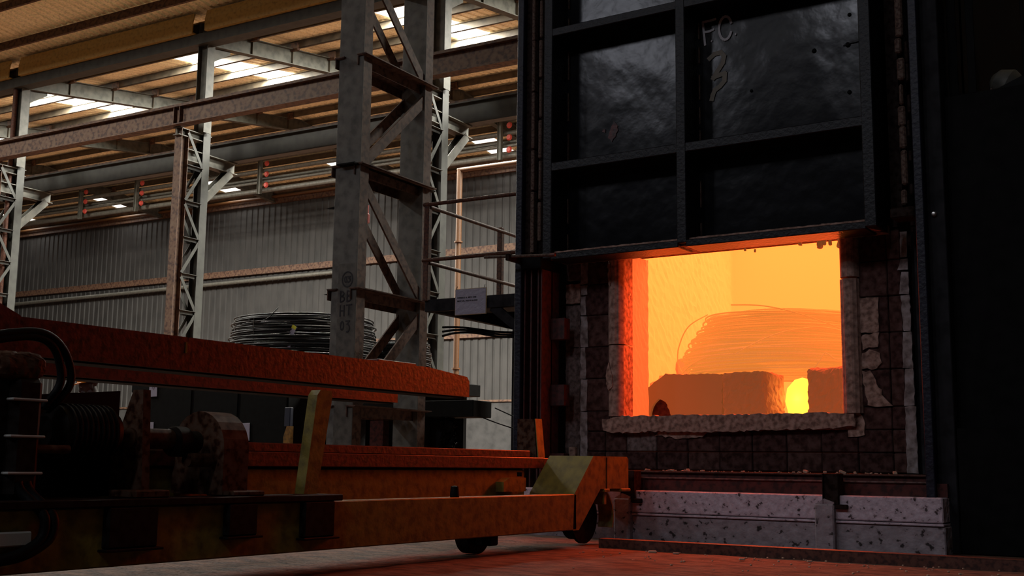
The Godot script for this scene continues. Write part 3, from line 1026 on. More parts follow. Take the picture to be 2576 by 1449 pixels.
func door():
	var o := thing("furnace_door", "raised black furnace door of framed panels chalked F.C. 3", "door", Vector3(0, 0, 0))
	var zf := -8.8
	var zp := -9.08
	var xl := -5.45
	var xr := -2.46
	var yb := 2.425
	var yt := 6.0
	var frame := [["stile", -5.45, -5.355, yb, yt], ["stile", -2.555, xr, yb, yt], ["mullion", -4.125, -4.035, yb + 0.02, yt]]
	for f in frame:
		var s := Shape.new()
		s.span(Vector3(f[1], f[2 + 1], zp - 0.02), Vector3(f[2], f[4], zf), 0.008)
		part(o, f[0], s, M.door_frame)
	for y in [[2.412, 2.47], [3.225, 3.305], [4.5, 4.575], [5.75, 5.83]]:
		for x in [[-5.355, -4.125], [-4.035, -2.555]]:
			var s := Shape.new()
			s.span(Vector3(x[0] - 0.01, y[0], zp - 0.02), Vector3(x[1] + 0.01, y[1], zf - 0.004), 0.006)
			part(o, "rail", s, M.door_frame)
	var rows := [[2.45, 3.23], [3.3, 4.505], [4.57, 5.76]]
	var tone := 0
	for y in rows:
		for x in [[-5.36, -4.12], [-4.04, -2.55]]:
			var s := Shape.new()
			var f := FastNoiseLite.new()
			f.seed = 40 + tone
			f.frequency = 0.9
			f.fractal_octaves = 4
			var nx := 44
			var ny := 40
			var at := func(i: int, j: int) -> Vector3:
				var p := Vector2(lerpf(x[0], x[1], float(i) / nx), lerpf(y[0], y[1], float(j) / ny))
				return Vector3(p.x, p.y, zp + 0.004 * f.get_noise_2d(p.x * 1.3, p.y * 1.3) + 0.0006 * f.get_noise_2d(p.x * 9.0, p.y * 9.0))
			var nrm := func(i: int, j: int) -> Vector3:
				var a: Vector3 = at.call(i + 1, j) - at.call(i - 1, j)
				var b: Vector3 = at.call(i, j + 1) - at.call(i, j - 1)
				return a.cross(b).normalized()
			for i in nx:
				for j in ny:
					s.smooth([at.call(i, j), at.call(i + 1, j), at.call(i + 1, j + 1)], [nrm.call(i, j), nrm.call(i + 1, j), nrm.call(i + 1, j + 1)])
					s.smooth([at.call(i, j), at.call(i + 1, j + 1), at.call(i, j + 1)], [nrm.call(i, j), nrm.call(i + 1, j + 1), nrm.call(i, j + 1)])
			part(o, "panel", s, M.door_paint)
			# weld bead down the left side of each panel
			s = Shape.new()
			var yy: float = y[0] + 0.05
			while yy < y[1] - 0.1:
				var l := rng.randf_range(0.12, 0.3)
				s.span(Vector3(x[0] + 0.015, yy, zp - 0.01), Vector3(x[0] + 0.026, minf(yy + l, y[1] - 0.06), zp + 0.02), 0.002)
				yy += l + rng.randf_range(0.05, 0.15)
			part(o, "weld_bead", s, M.chain_rust)
			tone += 1
	# backing plate and the thick fibre lining that closes the mouth
	var b := Shape.new()
	b.span(Vector3(xl + 0.01, yb + 0.01, zp - 0.05), Vector3(xr - 0.01, yt, zp - 0.022))
	part(o, "back_plate", b, M.black_steel)
	b = stone(Vector3(-3.95, 2.46, -9.02), Vector3(2.96, 0.07, 0.34), Vector3i(110, 3, 16), 0.006, 0.006, 5)
	part(o, "bottom_lining", b, M.castable)
	for k in 9:
		b = stone(Vector3(-5.25 + 0.325 * k, 2.72, -9.165), Vector3(0.322, 0.52, 0.1), Vector3i(8, 12, 4), 0.006, 0.008, 60 + k)
		part(o, "lining_block", b, M.fibre_dark)
	# bolts and scabs on the top right panel
	b = Shape.new()
	for q in [[-2.72, 4.0, 0.022], [-3.0, 4.0, 0.02], [-2.72, 3.6, 0.018], [-2.7, 4.25, 0.016], [-3.55, 3.75, 0.014], [-2.6, 4.2, 0.012]]:
		b.lathe(PackedVector2Array([Vector2(0, 0.012), Vector2(q[2] * 0.6, 0.012), Vector2(q[2], 0.0)]), Transform3D(Basis(Vector3.RIGHT, PI / 2), Vector3(q[0], q[1], zp + 0.005)), 10)
	part(o, "bolt_head", b, M.black_steel)
	b = torn([Vector2(-2.76, 3.995), Vector2(-2.56, 4.02), Vector2(-2.56, 4.035), Vector2(-2.74, 4.012)], zp, 0.012, 0.003)
	part(o, "weld_scar", b, M.door_frame)
	for q in [[Vector2(-4.93, 3.53), Vector2(-4.88, 3.5), Vector2(-4.84, 3.56), Vector2(-4.82, 3.64), Vector2(-4.86, 3.68), Vector2(-4.9, 3.62)], [Vector2(-4.98, 3.6), Vector2(-4.95, 3.59), Vector2(-4.945, 3.625), Vector2(-4.975, 3.63)]]:
		b = torn(q, zp + 0.004, 0.004, 0.008, 0.02)
		part(o, "red_paint_mark", b, M.mach_red)
	# chalk writing: F.C. and a thick 3
	var lift := Vector3(0, 0, 0.006)
	var org := Vector3(0, 0, zp + 0.003)
	var ff := [[Vector2(-3.985, 4.44), Vector2(-3.975, 4.34), Vector2(-3.965, 4.235)], [Vector2(-3.985, 4.445), Vector2(-3.92, 4.445), Vector2(-3.865, 4.45)], [Vector2(-3.975, 4.35), Vector2(-3.92, 4.35), Vector2(-3.885, 4.36)]]
	part(o, "chalk_letter", strokes(ff, org, Vector3.RIGHT, Vector3.UP, Vector2.ONE, 0.02, lift), M.chalk)
	var cc := [arc(Vector2(-3.775, 4.35), Vector2(0.058, 0.105), 20, 335, 18)]
	part(o, "chalk_letter", strokes(cc, org, Vector3.RIGHT, Vector3.UP, Vector2.ONE, 0.021, lift), M.chalk)
	part(o, "chalk_dot", strokes([[Vector2(-3.905, 4.255), Vector2(-3.9, 4.262)], [Vector2(-3.683, 4.27), Vector2(-3.68, 4.282)]], org, Vector3.RIGHT, Vector3.UP, Vector2.ONE, 0.013, lift), M.chalk)
	var three := [[Vector2(-3.93, 4.1), Vector2(-3.88, 4.135), Vector2(-3.82, 4.14), Vector2(-3.79, 4.1), Vector2(-3.805, 4.04), Vector2(-3.85, 3.98), Vector2(-3.895, 3.915)], [Vector2(-3.895, 3.925), Vector2(-3.83, 3.94), Vector2(-3.785, 3.945)], [Vector2(-3.785, 3.945), Vector2(-3.79, 3.88), Vector2(-3.83, 3.84), Vector2(-3.88, 3.81), Vector2(-3.9, 3.77)], [Vector2(-3.9, 3.765), Vector2(-3.91, 3.73)]]
	part(o, "chalk_numeral", strokes(three, org, Vector3.RIGHT, Vector3.UP, Vector2.ONE, 0.04, lift), M.chalk_thin)


func guides():
	# left tower: a stack of upright sections with cross plates below
	var o := thing("door_guide_tower", "tall dark guide tower left of the furnace door with furnace glow painted on flanges", "guide tower", Vector3(-5.6, 0, -8.8))
	var s := Shape.new()
	s.span(Vector3(-0.14, 0, -0.45), Vector3(-0.07, 6.6, 0.0), 0.006)
	part(o, "outer_flange", s, M.post_blue)
	s = Shape.new()
	s.span(Vector3(-0.07, 2.45, -0.3), Vector3(0.01, 6.6, -0.06))
	part(o, "web", s, M.guide)
	s = Shape.new()
	var y := 2.5
	while y < 6.4:
		var l := rng.randf_range(0.25, 0.6)
		s.span(Vector3(0.0, y, -0.1), Vector3(0.03 + rng.randf_range(0, 0.008), y + l, -0.03), 0.006)
		y += l + rng.randf_range(0.0, 0.03)
	part(o, "wear_strip", s, M.chain_rust)
	s = Shape.new()
	s.span(Vector3(0.03, 2.45, -0.25), Vector3(0.08, 6.6, -0.12))
	part(o, "slot_plate", s, M.guide)
	s = Shape.new()
	y = 2.6
	var k := 0
	while y < 6.4:
		s.span(Vector3(0.082 + 0.006 * (k % 2), y, -0.08), Vector3(0.118, y + 0.36, -0.02), 0.008)
		y += 0.385
		k += 1
	part(o, "chain", s, M.chain_rust)
	for x in [[-0.062, 0.022], [0.08, 0.13]]:
		s = Shape.new()
		s.span(Vector3(x[0], 0, -0.34), Vector3(x[0] + 0.016, 2.43, -0.04), 0.003)
		s.span(Vector3(x[1] - 0.016, 0, -0.34), Vector3(x[1], 2.43, -0.04), 0.003)
		s.span(Vector3(x[0], 0, -0.22), Vector3(x[1], 2.43, -0.2))
		part(o, "inner_flange", s, M.guide_red_lit)
	for yy in [[1.715, 1.91], [1.12, 1.31], [0.5, 0.7]]:
		s = Shape.new()
		s.span(Vector3(0.1, yy[0], -0.3), Vector3(0.27, yy[1], -0.2), 0.004)
		part(o, "cross_plate", s, M.guide_red_lit)
	s = Shape.new()
	s.span(Vector3(-0.07, 2.34, -0.4), Vector3(0.14, 2.46, 0.0), 0.01)
	part(o, "head_block", s, M.black_steel)
	s = Shape.new()
	s.rod(Vector3(-0.34, 2.452, 0.2), Vector3(0.34, 2.422, 0.15), 0.013, 10)
	part(o, "latch_rod", s, M.chain_rust, Transform3D(), "thin steel latch rod lying across")
	s = Shape.new()
	s.lathe(PackedVector2Array([Vector2(0, 0.06), Vector2(0.018, 0.05), Vector2(0.018, 0.0), Vector2(0, 0.0)]), Transform3D(Basis(Vector3.BACK, -PI / 2), Vector3(0.33, 2.422, 0.15)), 10)
	part(o, "rod_tip", s, M.mach_red)  # red colour stands in for the orange glow on the tip
	s = Shape.new()
	s.span(Vector3(-0.1, 2.4, -0.02), Vector3(-0.06, 2.46, 0.22), 0.004)
	part(o, "rod_hook", s, M.guide)

	# right tower
	var r := thing("door_guide_tower", "tall guide tower right of the furnace door with bluish front flange", "guide tower", Vector3(-2.14, 0, -8.8))
	s = Shape.new()
	s.span(Vector3(-0.035, 0.0, -0.5), Vector3(0.03, 6.6, 0.0), 0.006)
	part(r, "outer_flange", s, M.post_blue)
	s = Shape.new()
	s.span(Vector3(-0.29, 2.6, -0.42), Vector3(-0.2, 6.6, -0.3))
	part(r, "web", s, M.guide)
	s = Shape.new()
	y = 2.58
	while y < 4.02:
		var l := rng.randf_range(0.1, 0.34)
		s.span(Vector3(-0.145 + rng.randf_range(-0.012, 0.012), y, -0.12), Vector3(-0.095 + rng.randf_range(-0.012, 0.012), y + l, -0.06), 0.012)
		y += l + rng.randf_range(0.0, 0.05)
	part(r, "chain", s, M.chain_rust)
	y = 2.7
	while y < 3.9:
		s = Shape.new()
		s.box(Vector3(-0.075 + rng.randf_range(-0.01, 0.01), y, -0.1), Vector3(0.03, rng.randf_range(0.06, 0.2), 0.03), 0.008)
		part(r, "chain_link", s, M.guide)
		y += rng.randf_range(0.12, 0.26)
	s = Shape.new()
	s.span(Vector3(-0.22, 2.47, -0.2), Vector3(-0.04, 2.55, 0.0), 0.01)
	part(r, "stop_block", s, M.guide)
	s = Shape.new()
	s.span(Vector3(-0.2, 0.5, -0.5), Vector3(-0.035, 0.53, -0.3))
	part(r, "foot_plate", s, M.black_steel)
	# dark casing right of the tower
	var c := thing("side_casing", "wide black steel casing right of the furnace, below a dim opening", "casing", Vector3(-2.05, 0, -8.95))
	s = Shape.new()
	s.span(Vector3(-0.06, 0, -0.3), Vector3(0.07, 6.6, 0.05), 0.006)
	part(c, "corner_post", s, M.dark_steel)
	s = Shape.new()
	s.span(Vector3(0.07, 0, -0.4), Vector3(3.2, 3.42, -0.05), 0.01)
	part(c, "panel", s, M.black_steel)
	s = Shape.new()
	s.span(Vector3(0.07, 0.0, -0.06), Vector3(3.2, 0.9, 0.03), 0.01)
	part(c, "plinth_plate", s, M.black_steel)
	for x in [[0.1, 0.17], [0.24, 0.3], [0.63, 0.655]]:
		s = Shape.new()
		s.span(Vector3(x[0], 3.4, -0.25), Vector3(x[1], 6.6, -0.12), 0.004)
		part(c, "upright", s, M.black_steel)
	s = Shape.new()
	s.prism(PackedVector2Array([Vector2(0.1, 3.42), Vector2(0.42, 3.42), Vector2(0.62, 3.5), Vector2(0.75, 3.47), Vector2(1.2, 3.62), Vector2(2.0, 3.62), Vector2(3.2, 3.5), Vector2(3.2, 3.3), Vector2(0.1, 3.3)]), Vector3(0, 0, -0.4), Vector3.RIGHT, Vector3.UP, Vector3(0, 0, 0.3))
	part(c, "cable_heap", s, M.rubber)
	s = Shape.new()
	s.lathe(PackedVector2Array([Vector2(0, 0.03), Vector2(0.012, 0.028), Vector2(0.02, 0.015), Vector2(0.02, 0.0)]), Transform3D(Basis(Vector3.RIGHT, PI / 2), Vector3(-0.01, 2.49, 0.05)), 14)
	part(c, "knob", s, M.bright_tin, Transform3D(), "small shiny metal knob")
	# hooded floodlight, unlit, behind the opening
	var fl := thing("floodlight", "unlit grey hooded floodlight in the dim opening at the upper right", "floodlight", Vector3(-1.52, 3.52, -9.4))
	s = Shape.new()
	s.lathe(PackedVector2Array([Vector2(0, 0.0), Vector2(0.1, 0.0), Vector2(0.13, 0.06), Vector2(0.1, 0.16), Vector2(0.05, 0.2), Vector2(0, 0.2)]), Transform3D(Basis(Vector3.BACK, 1.1), Vector3.ZERO), 20)
	part(fl, "hood", s, M.pipe_grey)
	s = Shape.new()
	s.prism(PackedVector2Array([Vector2(-0.14, -0.02), Vector2(-0.06, 0.1), Vector2(-0.04, 0.08), Vector2(-0.08, -0.02)]), Vector3(-0.07, -0.02, 0.05), Vector3.RIGHT, Vector3.UP, Vector3(0, 0, 0.02))
	part(fl, "flap", s, M.castable)
	s = Shape.new()
	s.rod(Vector3(0.05, 0.1, 0), Vector3(0.12, -0.3, 0), 0.02, 8)
	part(fl, "arm", s, M.black_steel)


func base_front():
	var o := structure("trim_2", "peeling white concrete plinth under the furnace mouth", "plinth", Vector3(0, 0, -8.7))
	var s := Shape.new()
	s.span(Vector3(-5.6, 0.222, -0.5), Vector3(-2.04, 0.4, 0.0), 0.008)
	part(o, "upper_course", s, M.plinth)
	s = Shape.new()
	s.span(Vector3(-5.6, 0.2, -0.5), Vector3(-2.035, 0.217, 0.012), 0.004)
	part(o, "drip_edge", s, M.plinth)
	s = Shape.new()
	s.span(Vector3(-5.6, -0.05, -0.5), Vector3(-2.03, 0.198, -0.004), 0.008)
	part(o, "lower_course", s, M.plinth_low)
	for x in [-2.95, -4.64]:
		s = Shape.new()
		s.span(Vector3(x, -0.02, -0.05), Vector3(x + 0.145, 0.335, 0.06), 0.01)
		s.prism(PackedVector2Array([Vector2(0, 0.335), Vector2(0.145, 0.335), Vector2(0.145, 0.35), Vector2(0.07, 0.375), Vector2(0.03, 0.35)]), Vector3(x, 0, 0), Vector3.RIGHT, Vector3.UP, Vector3(0, 0, 0.05))
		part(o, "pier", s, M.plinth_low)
		s = Shape.new()
		s.span(Vector3(x + 0.06, 0.335, -0.1), Vector3(x + 0.068, 0.56, 0.05), 0.002)
		s.span(Vector3(x + 0.06, 0.335, -0.1), Vector3(x + 0.175, 0.56, 0.03), 0.004)
		s.span(Vector3(x + 0.15, 0.3, 0.0), Vector3(x + 0.24, 0.335, 0.04), 0.006)
		part(o, "bearing", s, M.guide)
	var k := structure("trim_3", "low rusty steel kerb on the floor before the plinth", "kerb", Vector3(0, 0, -7.72))
	s = Shape.new()
	s.span(Vector3(-4.27, -0.02, -0.02), Vector3(2.6, 0.062, 0.0), 0.002)
	s.span(Vector3(-4.27, 0.056, -0.1), Vector3(2.6, 0.066, 0.0), 0.003)
	part(k, "angle", s, M.kerb)
	# loose stones on the floor, some of a size to be picked up
	var st := structure("floor_litter", "small loose stones and scale on the floor before the kerb", "litter")
	st.set_meta("kind", "stuff")
	s = Shape.new()
	for i in 170:
		var e := rng.randf_range(0.003, 0.009)
		s.box(Vector3(rng.randf_range(-4.2, 0.5), e * 0.3, -7.69 + absf(rng.randfn(0, 0.5))), Vector3(e * 2, e, e * 1.5), e * 0.3, Basis(Vector3.UP, rng.randf() * 6.0))
	for q in [[-3.72, -7.5, 0.028], [-3.55, -7.52, 0.02], [-3.0, -7.35, 0.018], [-2.6, -7.5, 0.016]]:
		s.box(Vector3(q[0], q[2] * 0.3, q[1]), Vector3(q[2] * 2.2, q[2] * 0.7, q[2] * 1.5), q[2] * 0.25, Basis(Vector3.UP, 0.5))
	part(st, "stones", s, M.crumb)


func hot_things():
	# blocks that carry the coil: the left one with a burnt hollow at its foot
	var lb := thing("fire_block", "left rough fire block with a burnt hollow under the glowing coil", "fire block", Vector3(-4.64, 1.03, -10.05), false, 0.0, "fire blocks under the coil")
	part(lb, "block", torn([Vector2(-0.12, 0.0), Vector2(0.37, 0.0), Vector2(0.37, 0.41), Vector2(-0.2, 0.43), Vector2(-0.4, 0.3), Vector2(-0.42, 0.0), Vector2(-0.37, 0.0), Vector2(-0.33, 0.15), Vector2(-0.27, 0.2), Vector2(-0.2, 0.17)], -0.5, 0.5, 0.008), M.hot_block)
	part(lb, "hollow_back", stone(Vector3(-0.25, 0.1, -0.1), Vector3(0.3, 0.2, 0.12), Vector3i(10, 8, 4), 0.01, 0.02, 71), M.fibre_dark)
	var bl := [["middle square fire block under the glowing coil", -4.02, -10.2, 0.42, 0.42], ["right fire block under the glowing coil beside the jamb", -3.25, -10.15, 0.34, 0.43]]
	for i in 2:
		var b: Array = bl[i]
		var o := thing("fire_block", b[0], "fire block", Vector3(b[1], 1.03, b[2]), false, 0.0, "fire blocks under the coil")
		part(o, "block", stone(Vector3(0, b[4] * 0.5, 0), Vector3(b[3], b[4], 0.5), Vector3i(22, 16, 16), 0.02, 0.04, 90 + i), M.hot_block)
	# wire coil lying flat: closed loops with a little wander
	var c := thing("wire_coil", "glowing orange coil of wire rod lying on the fire blocks", "wire coil", Vector3(-4.0, 1.47, -10.85))
	var per := 26
	for layer in 6:
		var s := Shape.new()
		for i in per:
			var h := (float(i) + rng.randf_range(-0.4, 0.4)) / per
			var y := 0.012 + h * 0.56
			var rr := lerpf(0.93, 0.74, smoothstep(0.25, 1.0, h)) - 0.028 * layer + rng.randf_range(-0.02, 0.02)
			if h < 0.12:
				rr -= 0.05 * (1.0 - h / 0.12)
			var pts := PackedVector3Array()
			var ph := rng.randf() * TAU
			var tilt := Vector2(rng.randf_range(-0.03, 0.03), rng.randf_range(-0.03, 0.03)) * (1.0 if i > 1 else 0.2)
			var sq := rng.randf_range(0.96, 1.03)
			for k in 72:
				var a := TAU * k / 72
				var wob := 1.0 + 0.008 * sin(2.0 * a + ph) + 0.006 * sin(5.0 * a + ph * 2.0)
				var x := cos(a) * rr * wob * sq + 0.05 * h
				var z := sin(a) * rr * wob
				pts.append(Vector3(x, maxf(0.008, y + x * tilt.x + z * tilt.y + 0.006 * sin(3.0 * a + ph)), z))
			s.tube(pts, 0.0085, 5, true)
		part(c, "windings", s, M.hot_wire)
	var loose := [
		[Vector3(-0.62, 0.6, 0.3), Vector3(-0.78, 0.48, 0.4), Vector3(-0.93, 0.3, 0.3), Vector3(-0.99, 0.16, 0.2), Vector3(-0.95, 0.06, 0.2), Vector3(-0.82, -0.02, 0.3)],
		[Vector3(-0.1, 0.13, 0.93), Vector3(0.1, 0.22, 0.95), Vector3(0.3, 0.3, 0.92), Vector3(0.5, 0.35, 0.82), Vector3(0.7, 0.36, 0.66), Vector3(0.9, 0.3, 0.35)],
		[Vector3(-0.2, 0.62, 0.72), Vector3(0.15, 0.58, 0.78), Vector3(0.5, 0.48, 0.74), Vector3(0.8, 0.35, 0.5)],
		[Vector3(0.56, 0.0, 0.7), Vector3(0.63, 0.07, 0.72), Vector3(0.68, 0.14, 0.72), Vector3(0.74, 0.09, 0.7), Vector3(0.8, 0.08, 0.66), Vector3(0.86, 0.14, 0.6)],
		[Vector3(-0.8, 0.02, 0.5), Vector3(-0.6, 0.08, 0.72), Vector3(-0.35, 0.14, 0.86), Vector3(0.0, 0.18, 0.93)],
	]
	for l in loose:
		var s := Shape.new()
		var cu := Curve3D.new()
		for i in l.size():
			var tan_: Vector3 = (l[mini(i + 1, l.size() - 1)] - l[maxi(i - 1, 0)]) * 0.18
			cu.add_point(l[i], -tan_, tan_)
		s.tube(cu.tessellate_even_length(4, 0.05), 0.0065, 6)
		part(c, "loose_strand", s, M.hot_wire)
	# burner flame between the blocks and the light it gives
	var f := thing("burner_flame", "bright yellow burner flame standing between the fire blocks", "flame", Vector3(-3.7, 1.03, -10.6))
	var s := Shape.new()
	s.lathe(PackedVector2Array([Vector2(0.05, 0.0), Vector2(0.13, 0.05), Vector2(0.16, 0.18), Vector2(0.14, 0.3), Vector2(0.07, 0.38), Vector2(0.0, 0.4)]), Transform3D(), 16)
	part(f, "flame_body", s, M.flame)
	var l := OmniLight3D.new()
	l.name = "flame_light"
	l.position = Vector3(0, 0.2, 0.2)
	l.light_color = Color(1.0, 0.34, 0.05).linear_to_srgb()
	l.light_energy = 0.12
	l.light_size = 0.1
	l.omni_range = 30.0
	l.omni_attenuation = 2.0
	l.shadow_enabled = true
	f.add_child(l)
	# the heat of the chamber: one light before its back wall and one under its roof, as large as they are
	for q in [[Vector2(2.7, 1.9), 12.0, Vector3(-3.85, 2.15, -12.7), Vector3(0, PI, 0)], [Vector2(2.7, 2.8), 34.0, Vector3(-3.85, 3.27, -11.25), Vector3(-PI / 2, 0, 0)]]:
		var ch := AreaLight3D.new()
		ch.name = "chamber_light"
		ch.light_color = Color(1.0, 0.09, 0.022).linear_to_srgb()
		ch.area_size = q[0]
		ch.light_energy = q[1]
		ch.area_range = 40.0
		ch.area_attenuation = 2.0
		ch.shadow_enabled = true
		ch.position = q[2]
		ch.rotation = q[3]
		add_child(ch, true)


# ---------------------------------------------------------------- charging machine
func machine():
	var o := thing("charging_machine", "low yellow and red charging machine standing before the furnace mouth", "machine", Vector3(-4.4, 0, -5.5))
	var off := Vector3(4.4, 0, 5.5)
	var put := func(called: String, s: Shape, m: Material, label := "") -> MeshInstance3D:
		return part(o, called, s, m, Transform3D(Basis(), off), label)
	var s := Shape.new()
	# side beam on the camera's side
	s.span(Vector3(-4.52, 0.125, -7.62), Vector3(-4.4, 0.387, -1.6), 0.006)
	put.call("side_beam", s, M.mach_yellow)
	# goose neck across the front: one bent profile from the near side to the inner beam
	s = Shape.new()
	var neck := PackedVector2Array([Vector2(-7.57, 0.123), Vector2(-7.587, 0.387), Vector2(-7.874, 0.669), Vector2(-8.42, 0.669), Vector2(-8.445, 0.65), Vector2(-8.445, 0.42), Vector2(-7.985, 0.42), Vector2(-7.655, 0.123)])
	s.prism(neck, Vector3(-4.79, 0, 0), Vector3.BACK, Vector3.UP, Vector3(0.39, 0, 0))
	put.call("front_neck", s, M.mach_yellow)
	s = Shape.new()
	s.span(Vector3(-4.399, 0.42, -8.082), Vector3(-4.395, 0.66, -8.078))
	put.call("weld_seam", s, M.mach_dark)
	s = Shape.new()
	s.span(Vector3(-4.76, 0.395, -8.46), Vector3(-4.385, 0.42, -8.3), 0.006)
	s.span(Vector3(-4.5, 0.3, -8.1), Vector3(-4.41, 0.42, -8.06), 0.004)
	s.span(Vector3(-4.5, 0.395, -8.12), Vector3(-4.39, 0.42, -8.03), 0.004)
	put.call("bearing_lug", s, M.mach_yellow)
	# front wheel and its guard
	s = Shape.new()
	s.lathe(PackedVector2Array([Vector2(0, -0.06), Vector2(0.17, -0.06), Vector2(0.17, 0.03), Vector2(0.2, 0.035), Vector2(0.2, 0.06), Vector2(0, 0.06)]), Transform3D(Basis(Vector3.BACK, -PI / 2), Vector3(-4.62, 0.2, -8.02)), 28)
	put.call("wheel", s, M.mach_dark)
	s = Shape.new()
	var guard := PackedVector2Array()
	for i in 11:
		var a := deg_to_rad(200 - 110.0 * i / 10)
		guard.append(Vector2(-8.02 + 0.235 * cos(a), 0.2 + 0.235 * sin(a)))
	for i in 11:
		var a := deg_to_rad(90 + 110.0 * i / 10)
		guard.append(Vector2(-8.02 + 0.225 * cos(a), 0.2 + 0.225 * sin(a)))
	s.prism(guard, Vector3(-4.56, 0, 0), Vector3.BACK, Vector3.UP, Vector3(0.13, 0, 0))
	put.call("wheel_guard", s, M.mach_yellow)
	for z in [-6.6, -2.6]:
		s = Shape.new()
		s.lathe(PackedVector2Array([Vector2(0, -0.05), Vector2(0.14, -0.05), Vector2(0.14, 0.05), Vector2(0, 0.05)]), Transform3D(Basis(Vector3.BACK, -PI / 2), Vector3(-4.62, 0.14, z)), 24)
		put.call("wheel", s, M.mach_dark)
		s = Shape.new()
		s.span(Vector3(-4.6, 0.06, z - 0.05), Vector3(-4.44, 0.2, z + 0.05), 0.01)
		put.call("axle_box", s, M.mach_dark)
	# inner beam: orange web with a red channel on top
	s = Shape.new()
	s.span(Vector3(-4.98, 0.14, -7.62), Vector3(-4.86, 0.556, -1.6), 0.004)
	put.call("inner_beam", s, M.mach_yellow)
	s = Shape.new()
	s.span(Vector3(-5.0, 0.568, -7.86), Vector3(-4.83, 0.652, -1.6), 0.005)
	put.call("lower_track", s, M.mach_red)
	s = Shape.new()
	s.span(Vector3(-5.02, 0.652, -7.7), Vector3(-4.86, 0.704, -1.6), 0.005)
	put.call("upper_track", s, M.mach_red)
	s = Shape.new()
	s.span(Vector3(-4.96, 0.555, -7.6), Vector3(-4.87, 0.57, -1.6))
	put.call("packing", s, M.mach_dark)
	s = Shape.new()
	s.prism(PackedVector2Array([Vector2(-7.2, 0.4), Vector2(-7.2, 0.47), Vector2(-7.28, 0.5), Vector2(-7.5, 0.5), Vector2(-7.5, 0.4)]), Vector3(-4.84, 0, 0), Vector3.BACK, Vector3.UP, Vector3(0.07, 0, 0))
	put.call("stop_bracket", s, M.mach_yellow)
	s = Shape.new()
	s.lathe(PackedVector2Array([Vector2(0, 0.05), Vector2(0.025, 0.045), Vector2(0.03, 0.0), Vector2(0.03, -0.06), Vector2(0, -0.06)]), Transform3D(Basis(), Vector3(-4.45, 0.41, -6.15)), 12)
	put.call("pin", s, M.mach_dark)
	s = Shape.new()
	s.lathe(PackedVector2Array([Vector2(0, 0.03), Vector2(0.02, 0.03), Vector2(0.02, 0.0)]), Transform3D(Basis(), Vector3(-4.8, 0.51, -7.46)), 10)
	put.call("pin", s, M.mach_dark)
	# end fin standing on the track
	s = Shape.new()
	s.prism(PackedVector2Array([Vector2(0, 0.6), Vector2(0.2, 0.6), Vector2(0.165, 0.96), Vector2(0.0, 0.965)]), Vector3(-5.2, 0, -8.06), Vector3.RIGHT, Vector3.UP, Vector3(0, 0, 0.02))
	put.call("end_fin", s, M.mach_brown)
	s = Shape.new()
	s.prism(PackedVector2Array([Vector2(0.16, 0.96), Vector2(0.17, 0.965), Vector2(0.21, 0.6), Vector2(0.19, 0.6)]), Vector3(-5.2, 0, -8.14), Vector3.RIGHT, Vector3.UP, Vector3(0, 0, 0.1))
	put.call("fin_edge", s, M.mach_yellow)
	s = Shape.new()
	s.span(Vector3(-5.15, 0.57, -8.2), Vector3(-4.9, 0.65, -7.8), 0.006)
	put.call("track_end", s, M.mach_red)
	# ledge over the side beam with brackets
	s = Shape.new()
	s.span(Vector3(-4.56, 0.39, -4.98), Vector3(-4.36, 0.424, -1.6), 0.004)
	put.call("ledge", s, M.mach_dark)
	for b in [[-4.92, -4.68, 0.2], [-4.34, -4.14, 0.23], [-3.71, -3.43, 0.205]]:
		s = Shape.new()
		s.span(Vector3(-4.42, b[2], b[0]), Vector3(-4.36, 0.39, b[1]), 0.008)
		s.span(Vector3(-4.44, b[2] - 0.012, b[0] - 0.02), Vector3(-4.34, b[2], b[1] + 0.02), 0.003)
		put.call("bracket", s, M.mach_dark)
	# leaning post, tapered gusset stand and arched bearing housing
	s = Shape.new()
	s.prism(PackedVector2Array([Vector2(-4.93, 0.42), Vector2(-5.03, 0.97), Vector2(-5.02, 1.0), Vector2(-4.93, 1.0), Vector2(-4.905, 0.97), Vector2(-4.825, 0.42)]), Vector3(-4.58, 0, 0), Vector3.BACK, Vector3.UP, Vector3(0.07, 0, 0))
	put.call("leaning_post", s, M.mach_yellow)
	s = Shape.new()
	s.prism(PackedVector2Array([Vector2(-4.82, 0.43), Vector2(-4.5, 0.43), Vector2(-4.53, 0.93), Vector2(-4.6, 0.93)]), Vector3(0, 0, -3.76), Vector3.RIGHT, Vector3.UP, Vector3(0, 0, 0.045))
	put.call("gusset_stand", s, M.mach_brown)
	s = Shape.new()
	s.span(Vector3(-4.6, 0.424, -3.8), Vector3(-4.4, 0.46, -3.6), 0.006)
	put.call("foot", s, M.mach_brown)
	s = Shape.new()
	s.span(Vector3(-4.6, 0.424, -4.42), Vector3(-4.4, 0.45, -4.2), 0.006)
	put.call("foot", s, M.mach_brown)
	s = Shape.new()
	var arch := PackedVector2Array([Vector2(-0.19, 0.43), Vector2(-0.19, 0.66)])
	for i in 13:
		var a := deg_to_rad(180 - 180.0 * i / 12)
		arch.append(Vector2(0.19 * cos(a), 0.66 + 0.19 * sin(a)))
	arch.append(Vector2(0.19, 0.43))
	s.prism(arch, Vector3(-4.66, 0, -4.36), Vector3.RIGHT, Vector3.UP, Vector3(0, 0, 0.17))
	put.call("bearing_housing", s, M.mach_brown)
	# shaft line: cylinder, coupling, stub
	s = Shape.new()
	s.lathe(PackedVector2Array([Vector2(0, 0), Vector2(0.05, 0), Vector2(0.05, 0.26), Vector2(0, 0.26)]), Transform3D(Basis(Vector3.RIGHT, -PI / 2), Vector3(-4.6, 0.7, -3.7)), 20)
	put.call("cylinder", s, M.mach_brown)
	s = Shape.new()
